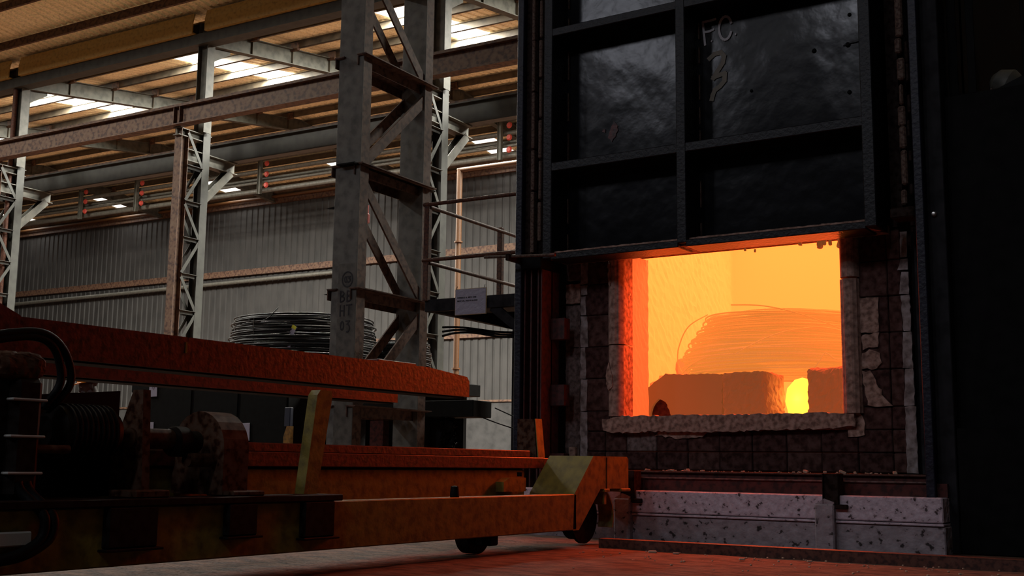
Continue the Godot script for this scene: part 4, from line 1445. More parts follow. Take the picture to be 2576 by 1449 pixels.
	s.lathe(PackedVector2Array([Vector2(0, 0), Vector2(0.062, 0), Vector2(0.075, 0.02), Vector2(0.075, 0.09), Vector2(0.055, 0.12), Vector2(0.055, 0.17), Vector2(0, 0.17)]), Transform3D(Basis(Vector3.RIGHT, -PI / 2), Vector3(-4.6, 0.69, -3.95)), 20)
	put.call("coupling", s, M.mach_dark)
	s = Shape.new()
	s.lathe(PackedVector2Array([Vector2(0, 0), Vector2(0.035, 0), Vector2(0.035, 0.3), Vector2(0, 0.3)]), Transform3D(Basis(Vector3.RIGHT, -PI / 2), Vector3(-4.55, 0.6, -4.02)), 14)
	put.call("shaft", s, M.mach_brown)
	s = Shape.new()
	s.lathe(PackedVector2Array([Vector2(0, 0), Vector2(0.07, 0.0), Vector2(0.12, 0.05), Vector2(0.12, 0.3), Vector2(0.1, 0.36), Vector2(0, 0.36)]), Transform3D(Basis(Vector3.RIGHT, -PI / 2), Vector3(-4.62, 0.72, -3.25)), 24)
	put.call("motor", s, M.mach_dark)
	s = Shape.new()
	for i in 9:
		s.lathe(PackedVector2Array([Vector2(0.1, 0), Vector2(0.13, 0.004), Vector2(0.13, 0.012), Vector2(0.1, 0.016)]), Transform3D(Basis(Vector3.RIGHT, -PI / 2), Vector3(-4.62, 0.72, -3.33 - 0.028 * i)), 24)
	put.call("motor_fin", s, M.mach_dark)
	s = Shape.new()
	s.prism(PackedVector2Array([Vector2(-3.75, 0.424), Vector2(-3.75, 0.93), Vector2(-3.2, 0.88), Vector2(-3.0, 0.84), Vector2(-2.0, 0.84), Vector2(-2.0, 0.424)]), Vector3(-5.0, 0, 0), Vector3.BACK, Vector3.UP, Vector3(0.26, 0, 0))
	put.call("power_pack", s, M.rubber)
	s = Shape.new()
	s.rod(Vector3(-4.5, 0.64, -3.13), Vector3(-4.5, 0.64, -3.3), 0.02, 10)
	put.call("hydraulic_port", s, M.mach_brown)
	# cable riser with ties, hooded top and hoses
	s = Shape.new()
	s.span(Vector3(-4.56, 0.42, -3.14), Vector3(-4.46, 0.95, -2.99), 0.03)
	s.span(Vector3(-4.6, 0.42, -3.06), Vector3(-4.5, 0.96, -2.9), 0.03)
	put.call("cable_riser", s, M.mach_dark)
	for y in [0.53, 0.685, 0.84]:
		s = Shape.new()
		s.span(Vector3(-4.565, y, -3.15), Vector3(-4.455, y + 0.012, -2.98), 0.004)
		put.call("cable_tie", s, M.tie)
	put.call("hood", stone(Vector3(-4.54, 0.99, -3.03), Vector3(0.16, 0.12, 0.24), Vector3i(12, 10, 16), 0.012, 0.05, 15), M.mach_brown)
	for h in [0.0, 0.045]:
		s = Shape.new()
		var cu := Curve3D.new()
		for q in [[Vector3(-4.6, 1.06 - h * 0.6, -2.75), Vector3(0, 0.03, -0.08)], [Vector3(-4.6, 1.155 - h * 0.5, -3.17 + h * 0.4), Vector3(0, 0.0, -0.1)], [Vector3(-4.6, 0.99, -3.36 + h * 1.2), Vector3(0, -0.09, -0.02)], [Vector3(-4.62, 0.82, -3.29 + h), Vector3(0, -0.05, 0.02)]]:
			cu.add_point(q[0], -q[1], q[1])
		s.tube(cu.tessellate_even_length(5, 0.02), 0.019, 10)
		put.call("hose", s, M.rubber)
	for h in [0.0, 0.04]:
		s = Shape.new()
		var cu := Curve3D.new()
		for q in [[Vector3(-4.47, 0.5, -3.08 + h), Vector3(0, -0.08, -0.02)], [Vector3(-4.36, 0.33, -3.15 + h), Vector3(0, -0.07, 0.0)], [Vector3(-4.36, 0.22, -3.06 + h), Vector3(0, -0.03, 0.06)], [Vector3(-4.37, 0.18, -2.85 + h), Vector3(0, -0.01, 0.08)]]:
			cu.add_point(q[0], -q[1], q[1])
		s.tube(cu.tessellate_even_length(5, 0.02), 0.022, 10)
		put.call("hose", s, M.rubber)
	s = Shape.new()
	s.span(Vector3(-4.41, 0.24, -3.06), Vector3(-4.37, 0.3, -2.9), 0.006)
	put.call("clamp", s, M.tie)

	# fork arms
	var arms := [["upper charging arm, long red beam reaching towards the furnace mouth", -5.2, -7.07, 0.2], ["second red charging arm seen just below the nearer arm", -5.8, -6.98, 0.2]]
	for i in 2:
		var a: Array = arms[i]
		var c := Node3D.new()
		c.name = "charging_arm"
		o.add_child(c, true)
		c.position = Vector3(a[1], 1.0, -5.0) + off
		c.set_meta("label", a[0])
		s = Shape.new()
		var zt: float = a[2] + 5.0
		s.prism(PackedVector2Array([Vector2(zt, 0.085), Vector2(zt, 0.2), Vector2(zt + 0.03, 0.232), Vector2(zt + 0.5, 0.268), Vector2(3.4, 0.268), Vector2(3.4, 0.085)]), Vector3(0, 0.0 if i == 0 else -0.035, 0), Vector3.BACK, Vector3.UP, Vector3(0.2, 0, 0))
		part(c, "beam", s, M.mach_red)
		s = Shape.new()
		s.span(Vector3(0.01, 0.076 - 0.035 * i, zt + 0.02), Vector3(0.17, 0.085 - 0.035 * i, 3.4), 0.002)
		part(c, "sole_plate", s, M.mach_dark)
		if i == 0:
			s = Shape.new()
			s.span(Vector3(0.03, 0.262, zt + 0.6), Vector3(0.17, 0.287, zt + 1.02), 0.004)
			part(c, "rest_pad", s, M.mach_red)
			s = Shape.new()
			s.prism(PackedVector2Array([Vector2(1.66, 0.07), Vector2(1.66, 0.27), Vector2(1.78, 0.32), Vector2(3.4, 0.4), Vector2(3.4, 0.02)]), Vector3(-0.02, 0, 0), Vector3.BACK, Vector3.UP, Vector3(0.24, 0, 0))
			part(c, "root", s, M.mach_red)
			s = Shape.new()
			for z in [0.62]:
				s.span(Vector3(0.2, 0.18, z), Vector3(0.203, 0.24, z + 0.012))
			part(c, "scratch_mark", s, M.mach_yellow)
		s = Shape.new()
		s.span(Vector3(0.0, -1.0, 2.6), Vector3(0.2, 0.08, 2.9), 0.01)
		part(c, "mast", s, M.mach_dark)


# ---------------------------------------------------------------- twin column, platform
func near_column():
	var o := thing("twin_column", "tall grey twin column marked BB HT 03 with struts between its legs", "column", Vector3(-9.715, 0, -12), true)
	for z in [0.0, -1.45]:
		var s := Shape.new()
		s.span(Vector3(-0.206, 0, z - 0.2), Vector3(0.2, 8.9, z - 0.012), 0.004)
		part(o, "leg", s, M.column_side)
		s = Shape.new()
		s.span(Vector3(-0.212, 0, z - 0.012), Vector3(0.206, 8.9, z), 0.003)
		part(o, "face_plate", s, M.column)
	for y in [1.18, 2.72, 4.4, 5.92, 7.46]:
		for x in [-0.19, 0.19]:
			var s := Shape.new()
			s.angle(Vector3(x, y + 0.07, 0.03), Vector3(x, y + 0.07, -1.68), 0.14, 0.014)
			s.span(Vector3(x - 0.07, y + 0.135, -1.7), Vector3(x + 0.09, y + 0.15, 0.04))
			part(o, "strut", s, M.column_side)
	var d := [[7.3, 8.8, true], [6.0, 7.4, false], [4.55, 5.9, true], [2.85, 4.35, false], [1.3, 2.7, true]]
	for q in d:
		for x in [-0.17, 0.17]:
			var s := Shape.new()
			var a := Vector3(x, q[0] + 0.06, -0.15 if q[2] else -1.5)
			var b := Vector3(x, q[1] - 0.06, -1.5 if q[2] else -0.15)
			s.bar(a, b, 0.03, 0.15, Vector3.RIGHT.cross(b - a).normalized(), 0.004)
			part(o, "diagonal", s, M.column_side)
	# gusset that sticks out in front at the middle strut
	var s3 := Shape.new()
	s3.prism(PackedVector2Array([Vector2(-0.1, 0), Vector2(0.2, 0.0), Vector2(0.2, 0.02), Vector2(-0.1, 0.02)]), Vector3(0.0, 4.52, 0.12), Vector3.RIGHT, Vector3.UP, Vector3(0, 0, -1.9))
	part(o, "flange_plate", s3, M.black_steel)
	for y in [4.45, 4.0, 2.82]:
		s3 = Shape.new()
		s3.prism(PackedVector2Array([Vector2(-0.42, 0.0), Vector2(-0.2, 0.03), Vector2(-0.2, -0.03)]), Vector3(0, y, -0.1), Vector3.RIGHT, Vector3.UP, Vector3(0, 0, 0.02))
		part(o, "cleat", s3, M.black_steel)
	# paint marks: a paler patch with black letters, a chalked number on the side
	s3 = Shape.new()
	s3.span(Vector3(-0.1, 0.0, 0.0), Vector3(0.2, 3.2, 0.002))
	part(o, "primer_patch", s3, M.pipe_grey)
	var lift := Vector3(0, 0, 0.004)
	var z0 := Vector3(0, 0, 0.002)
	var marks := [
		[arc(Vector2(0.055, 2.985), Vector2(0.085, 0.1), 0, 360, 20)],
		[arc(Vector2(0.025, 2.985), Vector2(0.018, 0.035), 0, 360, 10), [Vector2(0.055, 3.02), Vector2(0.1, 3.02), Vector2(0.075, 2.995)], arc(Vector2(0.075, 2.972), Vector2(0.025, 0.024), 80, -150, 8)],
		[[Vector2(-0.05, 2.69), Vector2(-0.05, 2.83)], arc(Vector2(-0.05, 2.797), Vector2(0.055, 0.033), 90, -90, 8), arc(Vector2(-0.05, 2.725), Vector2(0.065, 0.037), 90, -90, 8)],
		[[Vector2(0.06, 2.69), Vector2(0.06, 2.83)], arc(Vector2(0.06, 2.797), Vector2(0.055, 0.033), 90, -90, 8), arc(Vector2(0.06, 2.725), Vector2(0.065, 0.037), 90, -90, 8)],
		[[Vector2(-0.05, 2.5), Vector2(-0.05, 2.64)], [Vector2(0.015, 2.5), Vector2(0.015, 2.64)], [Vector2(-0.05, 2.57), Vector2(0.015, 2.57)]],
		[[Vector2(0.05, 2.64), Vector2(0.14, 2.645)], [Vector2(0.095, 2.64), Vector2(0.09, 2.51)]],
		[arc(Vector2(-0.01, 2.37), Vector2(0.025, 0.055), 0, 360, 14)],
		[[Vector2(0.05, 2.43), Vector2(0.115, 2.43), Vector2(0.07, 2.385)], arc(Vector2(0.075, 2.335), Vector2(0.04, 0.05), 90, -100, 10)],
	]
	for mk in marks:
		part(o, "painted_letter", strokes(mk, z0, Vector3.RIGHT, Vector3.UP, Vector2.ONE, 0.018, lift), M.ink)
	var side := [arc(Vector2(-0.05, 2.0), Vector2(0.02, 0.022), 120, -90, 8), arc(Vector2(-0.05, 1.955), Vector2(0.022, 0.024), 90, -120, 8), [Vector2(-0.1, 2.02), Vector2(-0.125, 2.01), Vector2(-0.12, 1.985), Vector2(-0.1, 1.97), Vector2(-0.11, 1.94), Vector2(-0.13, 1.935)], arc(Vector2(-0.165, 1.98), Vector2(0.02, 0.04), 0, 300, 10)]
	part(o, "chalk_number", strokes(side, Vector3(0.2, 0, 0), Vector3.BACK, Vector3.UP, Vector2.ONE, 0.008, Vector3(0.003, 0, 0)), M.chalk_thin)
	for z in [-0.1, -1.55]:
		s3 = Shape.new()
		s3.box(Vector3(0, 0.02, z), Vector3(0.6, 0.04, 0.4), 0.005)
		part(o, "base_plate", s3, M.dark_steel)


func platform():
	var o := thing("work_platform", "small steel platform with rusty handrails between the twin column and the furnace", "platform", Vector3(-8.74, 0, -12.5), true)
	var s := Shape.new()
	s.span(Vector3(-0.02, 2.56, -0.08), Vector3(2.6, 2.72, 0.0), 0.004)
	part(o, "edge_beam", s, M.dark_steel)
	s = Shape.new()
	s.span(Vector3(0.0, 2.56, -2.4), Vector3(0.08, 2.72, -0.08), 0.004)
	part(o, "edge_beam", s, M.dark_steel)
	s = Shape.new()
	s.span(Vector3(0.0, 2.68, -2.4), Vector3(2.6, 2.7, -0.02))
	part(o, "deck", s, M.black_steel)
	for q in [[0.0, 0.0, 4.02], [0.0, -1.86, 4.02], [2.4, 0.0, 4.02]]:
		s = Shape.new()
		s.box(Vector3(q[0], (2.7 + q[2]) / 2, q[1]), Vector3(0.08, q[2] - 2.7, 0.08), 0.006)
		part(o, "rail_post", s, M.rail_rust)
	for y in [3.99, 3.24]:
		s = Shape.new()
		s.rod(Vector3(-0.05, y, 0.03), Vector3(2.5, y, 0.03), 0.026, 8)
		part(o, "handrail", s, M.rail_rust)
		s = Shape.new()
		s.rod(Vector3(0.03, y - 0.03, 0), Vector3(0.03, y - 0.03, -2.4), 0.026, 8)
		part(o, "handrail", s, M.rail_rust)
	s = Shape.new()
	s.bar(Vector3(1.0, 2.58, -0.05), Vector3(1.5, 2.2, -0.05), 0.05, 0.12)
	part(o, "knee_brace", s, M.dark_steel)
	s = Shape.new()
	s.prism(PackedVector2Array([Vector2(0.2, 2.56), Vector2(1.9, 2.56), Vector2(1.9, 2.2), Vector2(1.5, 2.2)]), Vector3(0, 0, -0.5), Vector3.RIGHT, Vector3.UP, Vector3(0, 0, 0.03))
	part(o, "web_plate", s, M.black_steel)
	for x in [0.05, 2.3]:
		s = Shape.new()
		s.box(Vector3(x, 1.28, -2.3), Vector3(0.12, 2.56, 0.12), 0.006)
		part(o, "leg", s, M.dark_steel)
	s = Shape.new()
	s.box(Vector3(2.3, 1.28, -0.06), Vector3(0.12, 2.56, 0.1), 0.006)
	part(o, "leg", s, M.dark_steel)
	# cables under it
	for k in 3:
		s = Shape.new()
		var cu := Curve3D.new()
		cu.add_point(Vector3(0.0, 2.4 - 0.06 * k, -0.4), Vector3.ZERO, Vector3(0.4, 0.0 + 0.05 * k, 0))
		cu.add_point(Vector3(1.0, 2.28 - 0.03 * k, -0.35), Vector3(-0.3, 0.02, 0), Vector3(0.3, -0.02, 0))
		cu.add_point(Vector3(1.6, 2.26 - 0.02 * k, -0.3), Vector3(-0.2, 0, 0), Vector3.ZERO)
		s.tube(cu.tessellate_even_length(4, 0.08), 0.016, 6)
		part(o, "cable", s, M.rubber)
	# the notice in its plastic sleeve, tied to the edge beam
	var n := thing("notice_board", "white typed notice in a crinkled plastic sleeve hung on the platform edge", "notice", Vector3(-8.02, 2.65, -12.46), true)
	s = Shape.new()
	s.span(Vector3(-0.238, -0.17, -0.008), Vector3(0.238, 0.17, 0.0), 0.002)
	part(n, "board", s, M.paper_back)
	s = Shape.new()
	var f := FastNoiseLite.new()
	f.seed = 4
	f.frequency = 5.0
	for i in 24:
		for j in 18:
			var p := func(a: int, b: int) -> Vector3:
				var x := lerpf(-0.23, 0.23, a / 24.0)
				var y := lerpf(-0.163, 0.163, b / 18.0)
				return Vector3(x, y, 0.004 + 0.0022 * f.get_noise_2d(x * 3.0, y * 3.0))
			s.quad_n(p.call(i, j), p.call(i + 1, j), p.call(i + 1, j + 1), p.call(i, j + 1), Vector3.BACK)
	part(n, "sheet", s, M.paper)
	var font := SystemFont.new()
	font.font_names = PackedStringArray(["Droid Sans"])
	font.font_weight = 700
	var y := 0.055
	for line in ["FURNACE N. WEST END", "NEXT CAL. DUE 05.03.2022"]:
		var t := TextMesh.new()
		t.text = line
		t.font = font
		t.font_size = 24
		t.pixel_size = 0.0011 if y > 0.05 else 0.00105
		t.depth = 0.002
		t.horizontal_alignment = HORIZONTAL_ALIGNMENT_LEFT
		part(n, "text_line", t, M.ink, Transform3D(Basis(), Vector3(-0.2, y, 0.0075)))
		y -= 0.042
	s = Shape.new()
	s.rod(Vector3(-0.22, 0.15, 0.002), Vector3(-0.22, 0.21, -0.02), 0.004, 6)
	s.rod(Vector3(0.2, 0.15, 0.002), Vector3(0.2, 0.21, -0.02), 0.004, 6)
	part(n, "tie_wire", s, M.rubber)


# ---------------------------------------------------------------- coils, table and things on it
func cold_coil(label: String, at: Vector3, r: float, h: float, seed_: int):
	rng.seed = seed_
	var o := thing("cold_coil", label, "wire coil", at, true, 0.0, "dark coils waiting on the table")
	for layer in 3:
		var s := Shape.new()
		var n := 26
		for i in n:
			var f := (float(i) + rng.randf_range(-0.3, 0.3)) / n
			var y := 0.015 + f * h
			var rr := r * (0.93 + 0.07 * sin(f * PI) + rng.randf_range(-0.025, 0.02)) - 0.05 * layer
			var pts := PackedVector3Array()
			var ph := rng.randf() * TAU
			for k in 56:
				var a := TAU * k / 56
				pts.append(Vector3(cos(a) * rr * 1.02, maxf(0.012, y + 0.012 * sin(2.0 * a + ph)), sin(a) * rr))
			s.tube(pts, 0.014, 5, true)
		part(o, "windings", s, M.wire_dark)
	# a tall slack strap and a stray end
	var s2 := Shape.new()
	s2.rod(Vector3(-0.02, -0.0, r * 1.0), Vector3(-0.02, h * 0.9, r * 0.99), 0.006, 6)
	part(o, "strap", s2, M.pipe_grey)
	s2 = Shape.new()
	var cu := Curve3D.new()
	cu.add_point(Vector3(-0.15, h * 0.9, r), Vector3.ZERO, Vector3(0.1, -0.12, 0))
	cu.add_point(Vector3(0.3, h * 0.92, r * 0.95), Vector3(-0.2, -0.1, 0), Vector3(0.1, 0.1, 0))
	cu.add_point(Vector3(0.42, h * 1.06, r * 0.9), Vector3(-0.05, -0.05, 0), Vector3.ZERO)
	s2.tube(cu.tessellate_even_length(4, 0.05), 0.008, 6)
	part(o, "stray_end", s2, M.wire_dark)


func coils_and_table():
	cold_coil("big dark wire coil on the table left of the twin column, tagged", Vector3(-14.0, 2.02, -16.2), 1.3, 1.12, 21)
	cold_coil("lower dark wire coil seen between the legs of the twin column", Vector3(-12.95, 2.02, -17.75), 0.55, 0.8, 22)
	var tg := thing("coil_tag", "white and yellow paper tag on the front of the big coil", "tag", Vector3(-13.3, 2.8, -15.1), true)
	var s := Shape.new()
	s.box(Vector3(0, 0, 0), Vector3(0.1, 0.17, 0.006), 0.001, Basis(Vector3.BACK, -0.5))
	part(tg, "sheet", s, M.paper)
	s = Shape.new()
	s.box(Vector3(0.025, 0.055, 0.004), Vector3(0.1, 0.06, 0.006), 0.001, Basis(Vector3.BACK, -0.5))
	part(tg, "band", s, M.tag_yellow, Transform3D(), "yellow band")
	var tg2 := thing("coil_tag", "small plain white tag low on the big coil above the red arm", "tag", Vector3(-13.35, 2.5, -15.07), true)
	s = Shape.new()
	s.box(Vector3.ZERO, Vector3(0.06, 0.11, 0.006), 0.001, Basis(Vector3.BACK, -0.15))
	part(tg2, "sheet", s, M.paper)

	var t := thing("coil_table", "dark heavy steel table under the waiting coils", "table", Vector3(-14.0, 0, -16.2), true)
	s = Shape.new()
	s.span(Vector3(-2.8, 1.8, -1.9), Vector3(2.6, 2.02, 1.42), 0.01)
	part(t, "top", s, M.black_steel)
	for x in [-2.5, -1.0, 0.6, 2.2]:
		s = Shape.new()
		s.ibeam(Vector3(x, 0, 1.25), Vector3(x, 1.8, 1.25), 0.24, 0.22, 0.02, Vector3.BACK)
		part(t, "leg", s, M.black_steel)
		s = Shape.new()
		s.ibeam(Vector3(x, 0, -1.7), Vector3(x, 1.8, -1.7), 0.24, 0.22, 0.02, Vector3.BACK)
		part(t, "leg", s, M.black_steel)
	s = Shape.new()
	s.span(Vector3(-2.7, 0.0, -1.6), Vector3(2.5, 1.8, -1.5))
	part(t, "back_panel", s, M.black_steel)
	# transfer bench in front, a dark beam that ends before the furnace
	var b := thing("transfer_bench", "dark transfer bench whose black beam ends short of the furnace", "bench", Vector3(-10.25, 0, -14.1), true)
	s = Shape.new()
	s.span(Vector3(-1.2, 1.26, -0.5), Vector3(1.25, 1.5, 0.0), 0.008)
	part(b, "beam", s, M.black_steel)
	s = Shape.new()
	s.span(Vector3(-1.45, 1.3, -0.6), Vector3(0.35, 1.36, 0.1), 0.004)
	part(b, "top_plate", s, M.dark_steel)
	for x in [-1.4, -1.05, 0.15]:
		s = Shape.new()
		s.span(Vector3(x, 0, -0.3), Vector3(x + 0.16, 1.3, -0.05), 0.004)
		part(b, "leg", s, M.dark_steel)
	s = Shape.new()
	s.span(Vector3(-0.62, 0, -0.2), Vector3(-0.37, 1.22, -0.05), 0.004)
	part(b, "red_post", s, M.red_oxide, Transform3D(), "dull red post")
	s = Shape.new()
	s.span(Vector3(-0.3, 0.0, -0.45), Vector3(0.5, 1.26, -0.35))
	part(b, "rear_panel", s, M.dark_steel)
	var can := thing("tin_can", "small shiny tin can standing on the transfer bench", "can", Vector3(-10.12, 1.36, -14.15), true)
	s = Shape.new()
	s.lathe(PackedVector2Array([Vector2(0, 0), Vector2(0.045, 0), Vector2(0.048, 0.004), Vector2(0.046, 0.01), Vector2(0.046, 0.1), Vector2(0.048, 0.104), Vector2(0.044, 0.106), Vector2(0.042, 0.1), Vector2(0.042, 0.02), Vector2(0, 0.02)]), Transform3D(), 20)
	part(can, "body", s, M.bright_tin)
	# control cabinet further left with papers on it
	var cab := thing("control_cabinet", "tall black cabinet behind the charging machine with papers stuck on", "cabinet", Vector3(-14.2, 0, -14.15), true)
	s = Shape.new()
	s.span(Vector3(-1.45, 0.0, -0.55), Vector3(1.7, 1.9, 0.0), 0.01)
	part(cab, "body", s, M.black_steel)
	for x in [-1.4, -0.35, 0.7]:
		s = Shape.new()
		s.span(Vector3(x, 0.1, 0.0), Vector3(x + 0.98, 1.88, 0.015), 0.004)
		part(cab, "door", s, M.black_steel)
	var papers := [["white paper sheet in a sleeve on the cabinet's left side", -1.32, 1.8, 0.19, 0.27], ["crinkled plastic sleeve on the cabinet just above the cylinder", -1.36, 1.13, 0.2, 0.2], ["plain white sheet on the cabinet right of the arched housing", 0.85, 1.06, 0.17, 0.28]]
	for p in papers:
		var sh := thing("paper_sheet", p[0], "paper", Vector3(-14.2 + p[1], p[2], -14.126), true)
		s = Shape.new()
		s.box(Vector3.ZERO, Vector3(p[3], p[4], 0.006), 0.001, Basis(Vector3.BACK, 0.03))
		part(sh, "sheet", s, M.paper)
		s = Shape.new()
		for k in 5:
			s.box(Vector3(rng.randf_range(-0.05, 0.05), rng.randf_range(-0.09, 0.09), 0.005), Vector3(0.008, rng.randf_range(0.02, 0.05), 0.004), 0.001, Basis(Vector3.BACK, rng.randf_range(-0.7, 0.7)))
		part(sh, "crease", s, M.paper)
	var cone := thing("marker_post", "short blue post with a yellow foot before the cabinet", "post", Vector3(-12.3, 0, -13.95), true)
	s = Shape.new()
	s.box(Vector3(0, 1.28, 0), Vector3(0.12, 0.3, 0.08), 0.01)
	part(cone, "head", s, M.blue_paint)
	s = Shape.new()
	s.prism(PackedVector2Array([Vector2(-0.07, 0.0), Vector2(0.07, 0), Vector2(0.07, 1.14), Vector2(0.0, 1.14), Vector2(-0.06, 0.98)]), Vector3(0, 0, -0.04), Vector3.RIGHT, Vector3.UP, Vector3(0, 0, 0.08))
	part(cone, "foot", s, M.yellow_paint)
	# sagging cables on the white wall right of the bench, and a tangle of rags
	for k in 2:
		var w := thing("wall_cable", ["upper thin cable sagging before the pale wall right of the bench", "lower thin cable sagging before the pale wall right of the bench"][k], "cable", Vector3(-8.9, 1.4, -14.5), true)
		s = Shape.new()
		var cu := Curve3D.new()
		cu.add_point(Vector3(0.02 - 0.3 * k, 0.0 - 0.1 * k, 0), Vector3.ZERO, Vector3(0.3, -0.12, 0))
		cu.add_point(Vector3(0.9, -0.28 - 0.14 * k, 0.1), Vector3(-0.3, 0.06, 0), Vector3(0.3, 0.0, 0))
		cu.add_point(Vector3(1.9, -0.1 - 0.1 * k, 0.2), Vector3(-0.3, 0, 0), Vector3.ZERO)
		s.tube(cu.tessellate_even_length(4, 0.06), 0.009, 6)
		part(w, "wire", s, M.rubber)
	var rag := thing("rag_bundle", "dark bundle of rags hanging at the end of the bench", "rags", Vector3(-9.55, 0.9, -14.3), true)
	part(rag, "cloth", stone(Vector3(0, 0.1, 0), Vector3(0.2, 0.5, 0.16), Vector3i(14, 20, 12), 0.09, 0.07, 33), M.rubber)


# ---------------------------------------------------------------- worker
# a smooth skin round tapered bones [a, b, radius a, radius b]: one vertex in each cell that the surface crosses
func skin_over(bones: Array, cell: float, blend: float, s: Shape):
	var lo := Vector3.ONE * 1e9
	var hi := -lo
	for b in bones:
		var r := Vector3.ONE * (maxf(b[2], b[3]) + cell * 2.0)
		lo = lo.min(b[0] - r).min(b[1] - r)
		hi = hi.max(b[0] + r).max(b[1] + r)
	var n := Vector3i(((hi - lo) / cell).ceil()) + Vector3i.ONE
	var field := PackedFloat32Array()
	field.resize(n.x * n.y * n.z)
	field.fill(1.0)
	for b in bones:
		var a: Vector3 = b[0]
		var ab: Vector3 = b[1] - a
		var ll := maxf(ab.length_squared(), 1e-9)
		var ra: float = b[2]
		var rb: float = b[3]
		var pad := Vector3.ONE * (maxf(ra, rb) + blend * 2.0 + cell * 2.0)
		var i0 := Vector3i((((b[0] as Vector3).min(b[1]) - pad - lo) / cell).floor()).max(Vector3i.ZERO)
		var i1 := Vector3i((((b[0] as Vector3).max(b[1]) + pad - lo) / cell).ceil()).min(n - Vector3i.ONE)
		for x in range(i0.x, i1.x + 1):
			for y in range(i0.y, i1.y + 1):
				for z in range(i0.z, i1.z + 1):
					var p := lo + Vector3(x, y, z) * cell - a
					var t := clampf(p.dot(ab) / ll, 0.0, 1.0)
					var d := (p - ab * t).length() - lerpf(ra, rb, t)
					var k := (x * n.y + y) * n.z + z
					var h := maxf(blend - absf(field[k] - d), 0.0) / blend
					field[k] = minf(field[k], d) - h * h * blend * 0.25
	var ids := {}
	var verts := PackedVector3Array()
	var norms := PackedVector3Array()
	var corner := [Vector3i(0, 0, 0), Vector3i(1, 0, 0), Vector3i(0, 1, 0), Vector3i(1, 1, 0), Vector3i(0, 0, 1), Vector3i(1, 0, 1), Vector3i(0, 1, 1), Vector3i(1, 1, 1)]
	var edges := [[0, 1], [2, 3], [4, 5], [6, 7], [0, 2], [1, 3], [4, 6], [5, 7], [0, 4], [1, 5], [2, 6], [3, 7]]
	for x in n.x - 1:
		for y in n.y - 1:
			for z in n.z - 1:
				var v := PackedFloat32Array()
				var inside := 0
				for c in corner:
					var q: float = field[((x + c.x) * n.y + y + c.y) * n.z + z + c.z]
					v.append(q)
					inside += 1 if q < 0.0 else 0
				if inside == 0 or inside == 8:
					continue
				var sum := Vector3.ZERO
				var m := 0
				for e in edges:
					if (v[e[0]] < 0.0) != (v[e[1]] < 0.0):
						var t := v[e[0]] / (v[e[0]] - v[e[1]])
						sum += Vector3(corner[e[0]]).lerp(Vector3(corner[e[1]]), t)
						m += 1
				ids[(x * n.y + y) * n.z + z] = verts.size()
				verts.append(lo + (Vector3(x, y, z) + sum / m) * cell)
				norms.append(Vector3(v[1] + v[3] + v[5] + v[7] - v[0] - v[2] - v[4] - v[6], v[2] + v[3] + v[6] + v[7] - v[0] - v[1] - v[4] - v[5], v[4] + v[5] + v[6] + v[7] - v[0] - v[1] - v[2] - v[3]).normalized())
	for x in range(1, n.x - 1):
		for y in range(1, n.y - 1):
			for z in range(1, n.z - 1):
				var f0 := field[(x * n.y + y) * n.z + z] < 0.0
				for axis in 3:
					var d := Vector3i.ZERO
					d[axis] = 1
					if f0 == (field[((x + d.x) * n.y + y + d.y) * n.z + z + d.z] < 0.0):
						continue
					var u := Vector3i.ZERO
					var w := Vector3i.ZERO
					u[(axis + 1) % 3] = 1
					w[(axis + 2) % 3] = 1
					var q := []
					for o in [Vector3i.ZERO, -u, -u - w, -w]:
						q.append(ids.get(((x + o.x) * n.y + y + o.y) * n.z + z + o.z, -1))
					if q.has(-1):
						continue
					s.smooth([verts[q[0]], verts[q[1]], verts[q[2]]], [norms[q[0]], norms[q[1]], norms[q[2]]])
					s.smooth([verts[q[0]], verts[q[2]], verts[q[3]]], [norms[q[0]], norms[q[2]], norms[q[3]]])


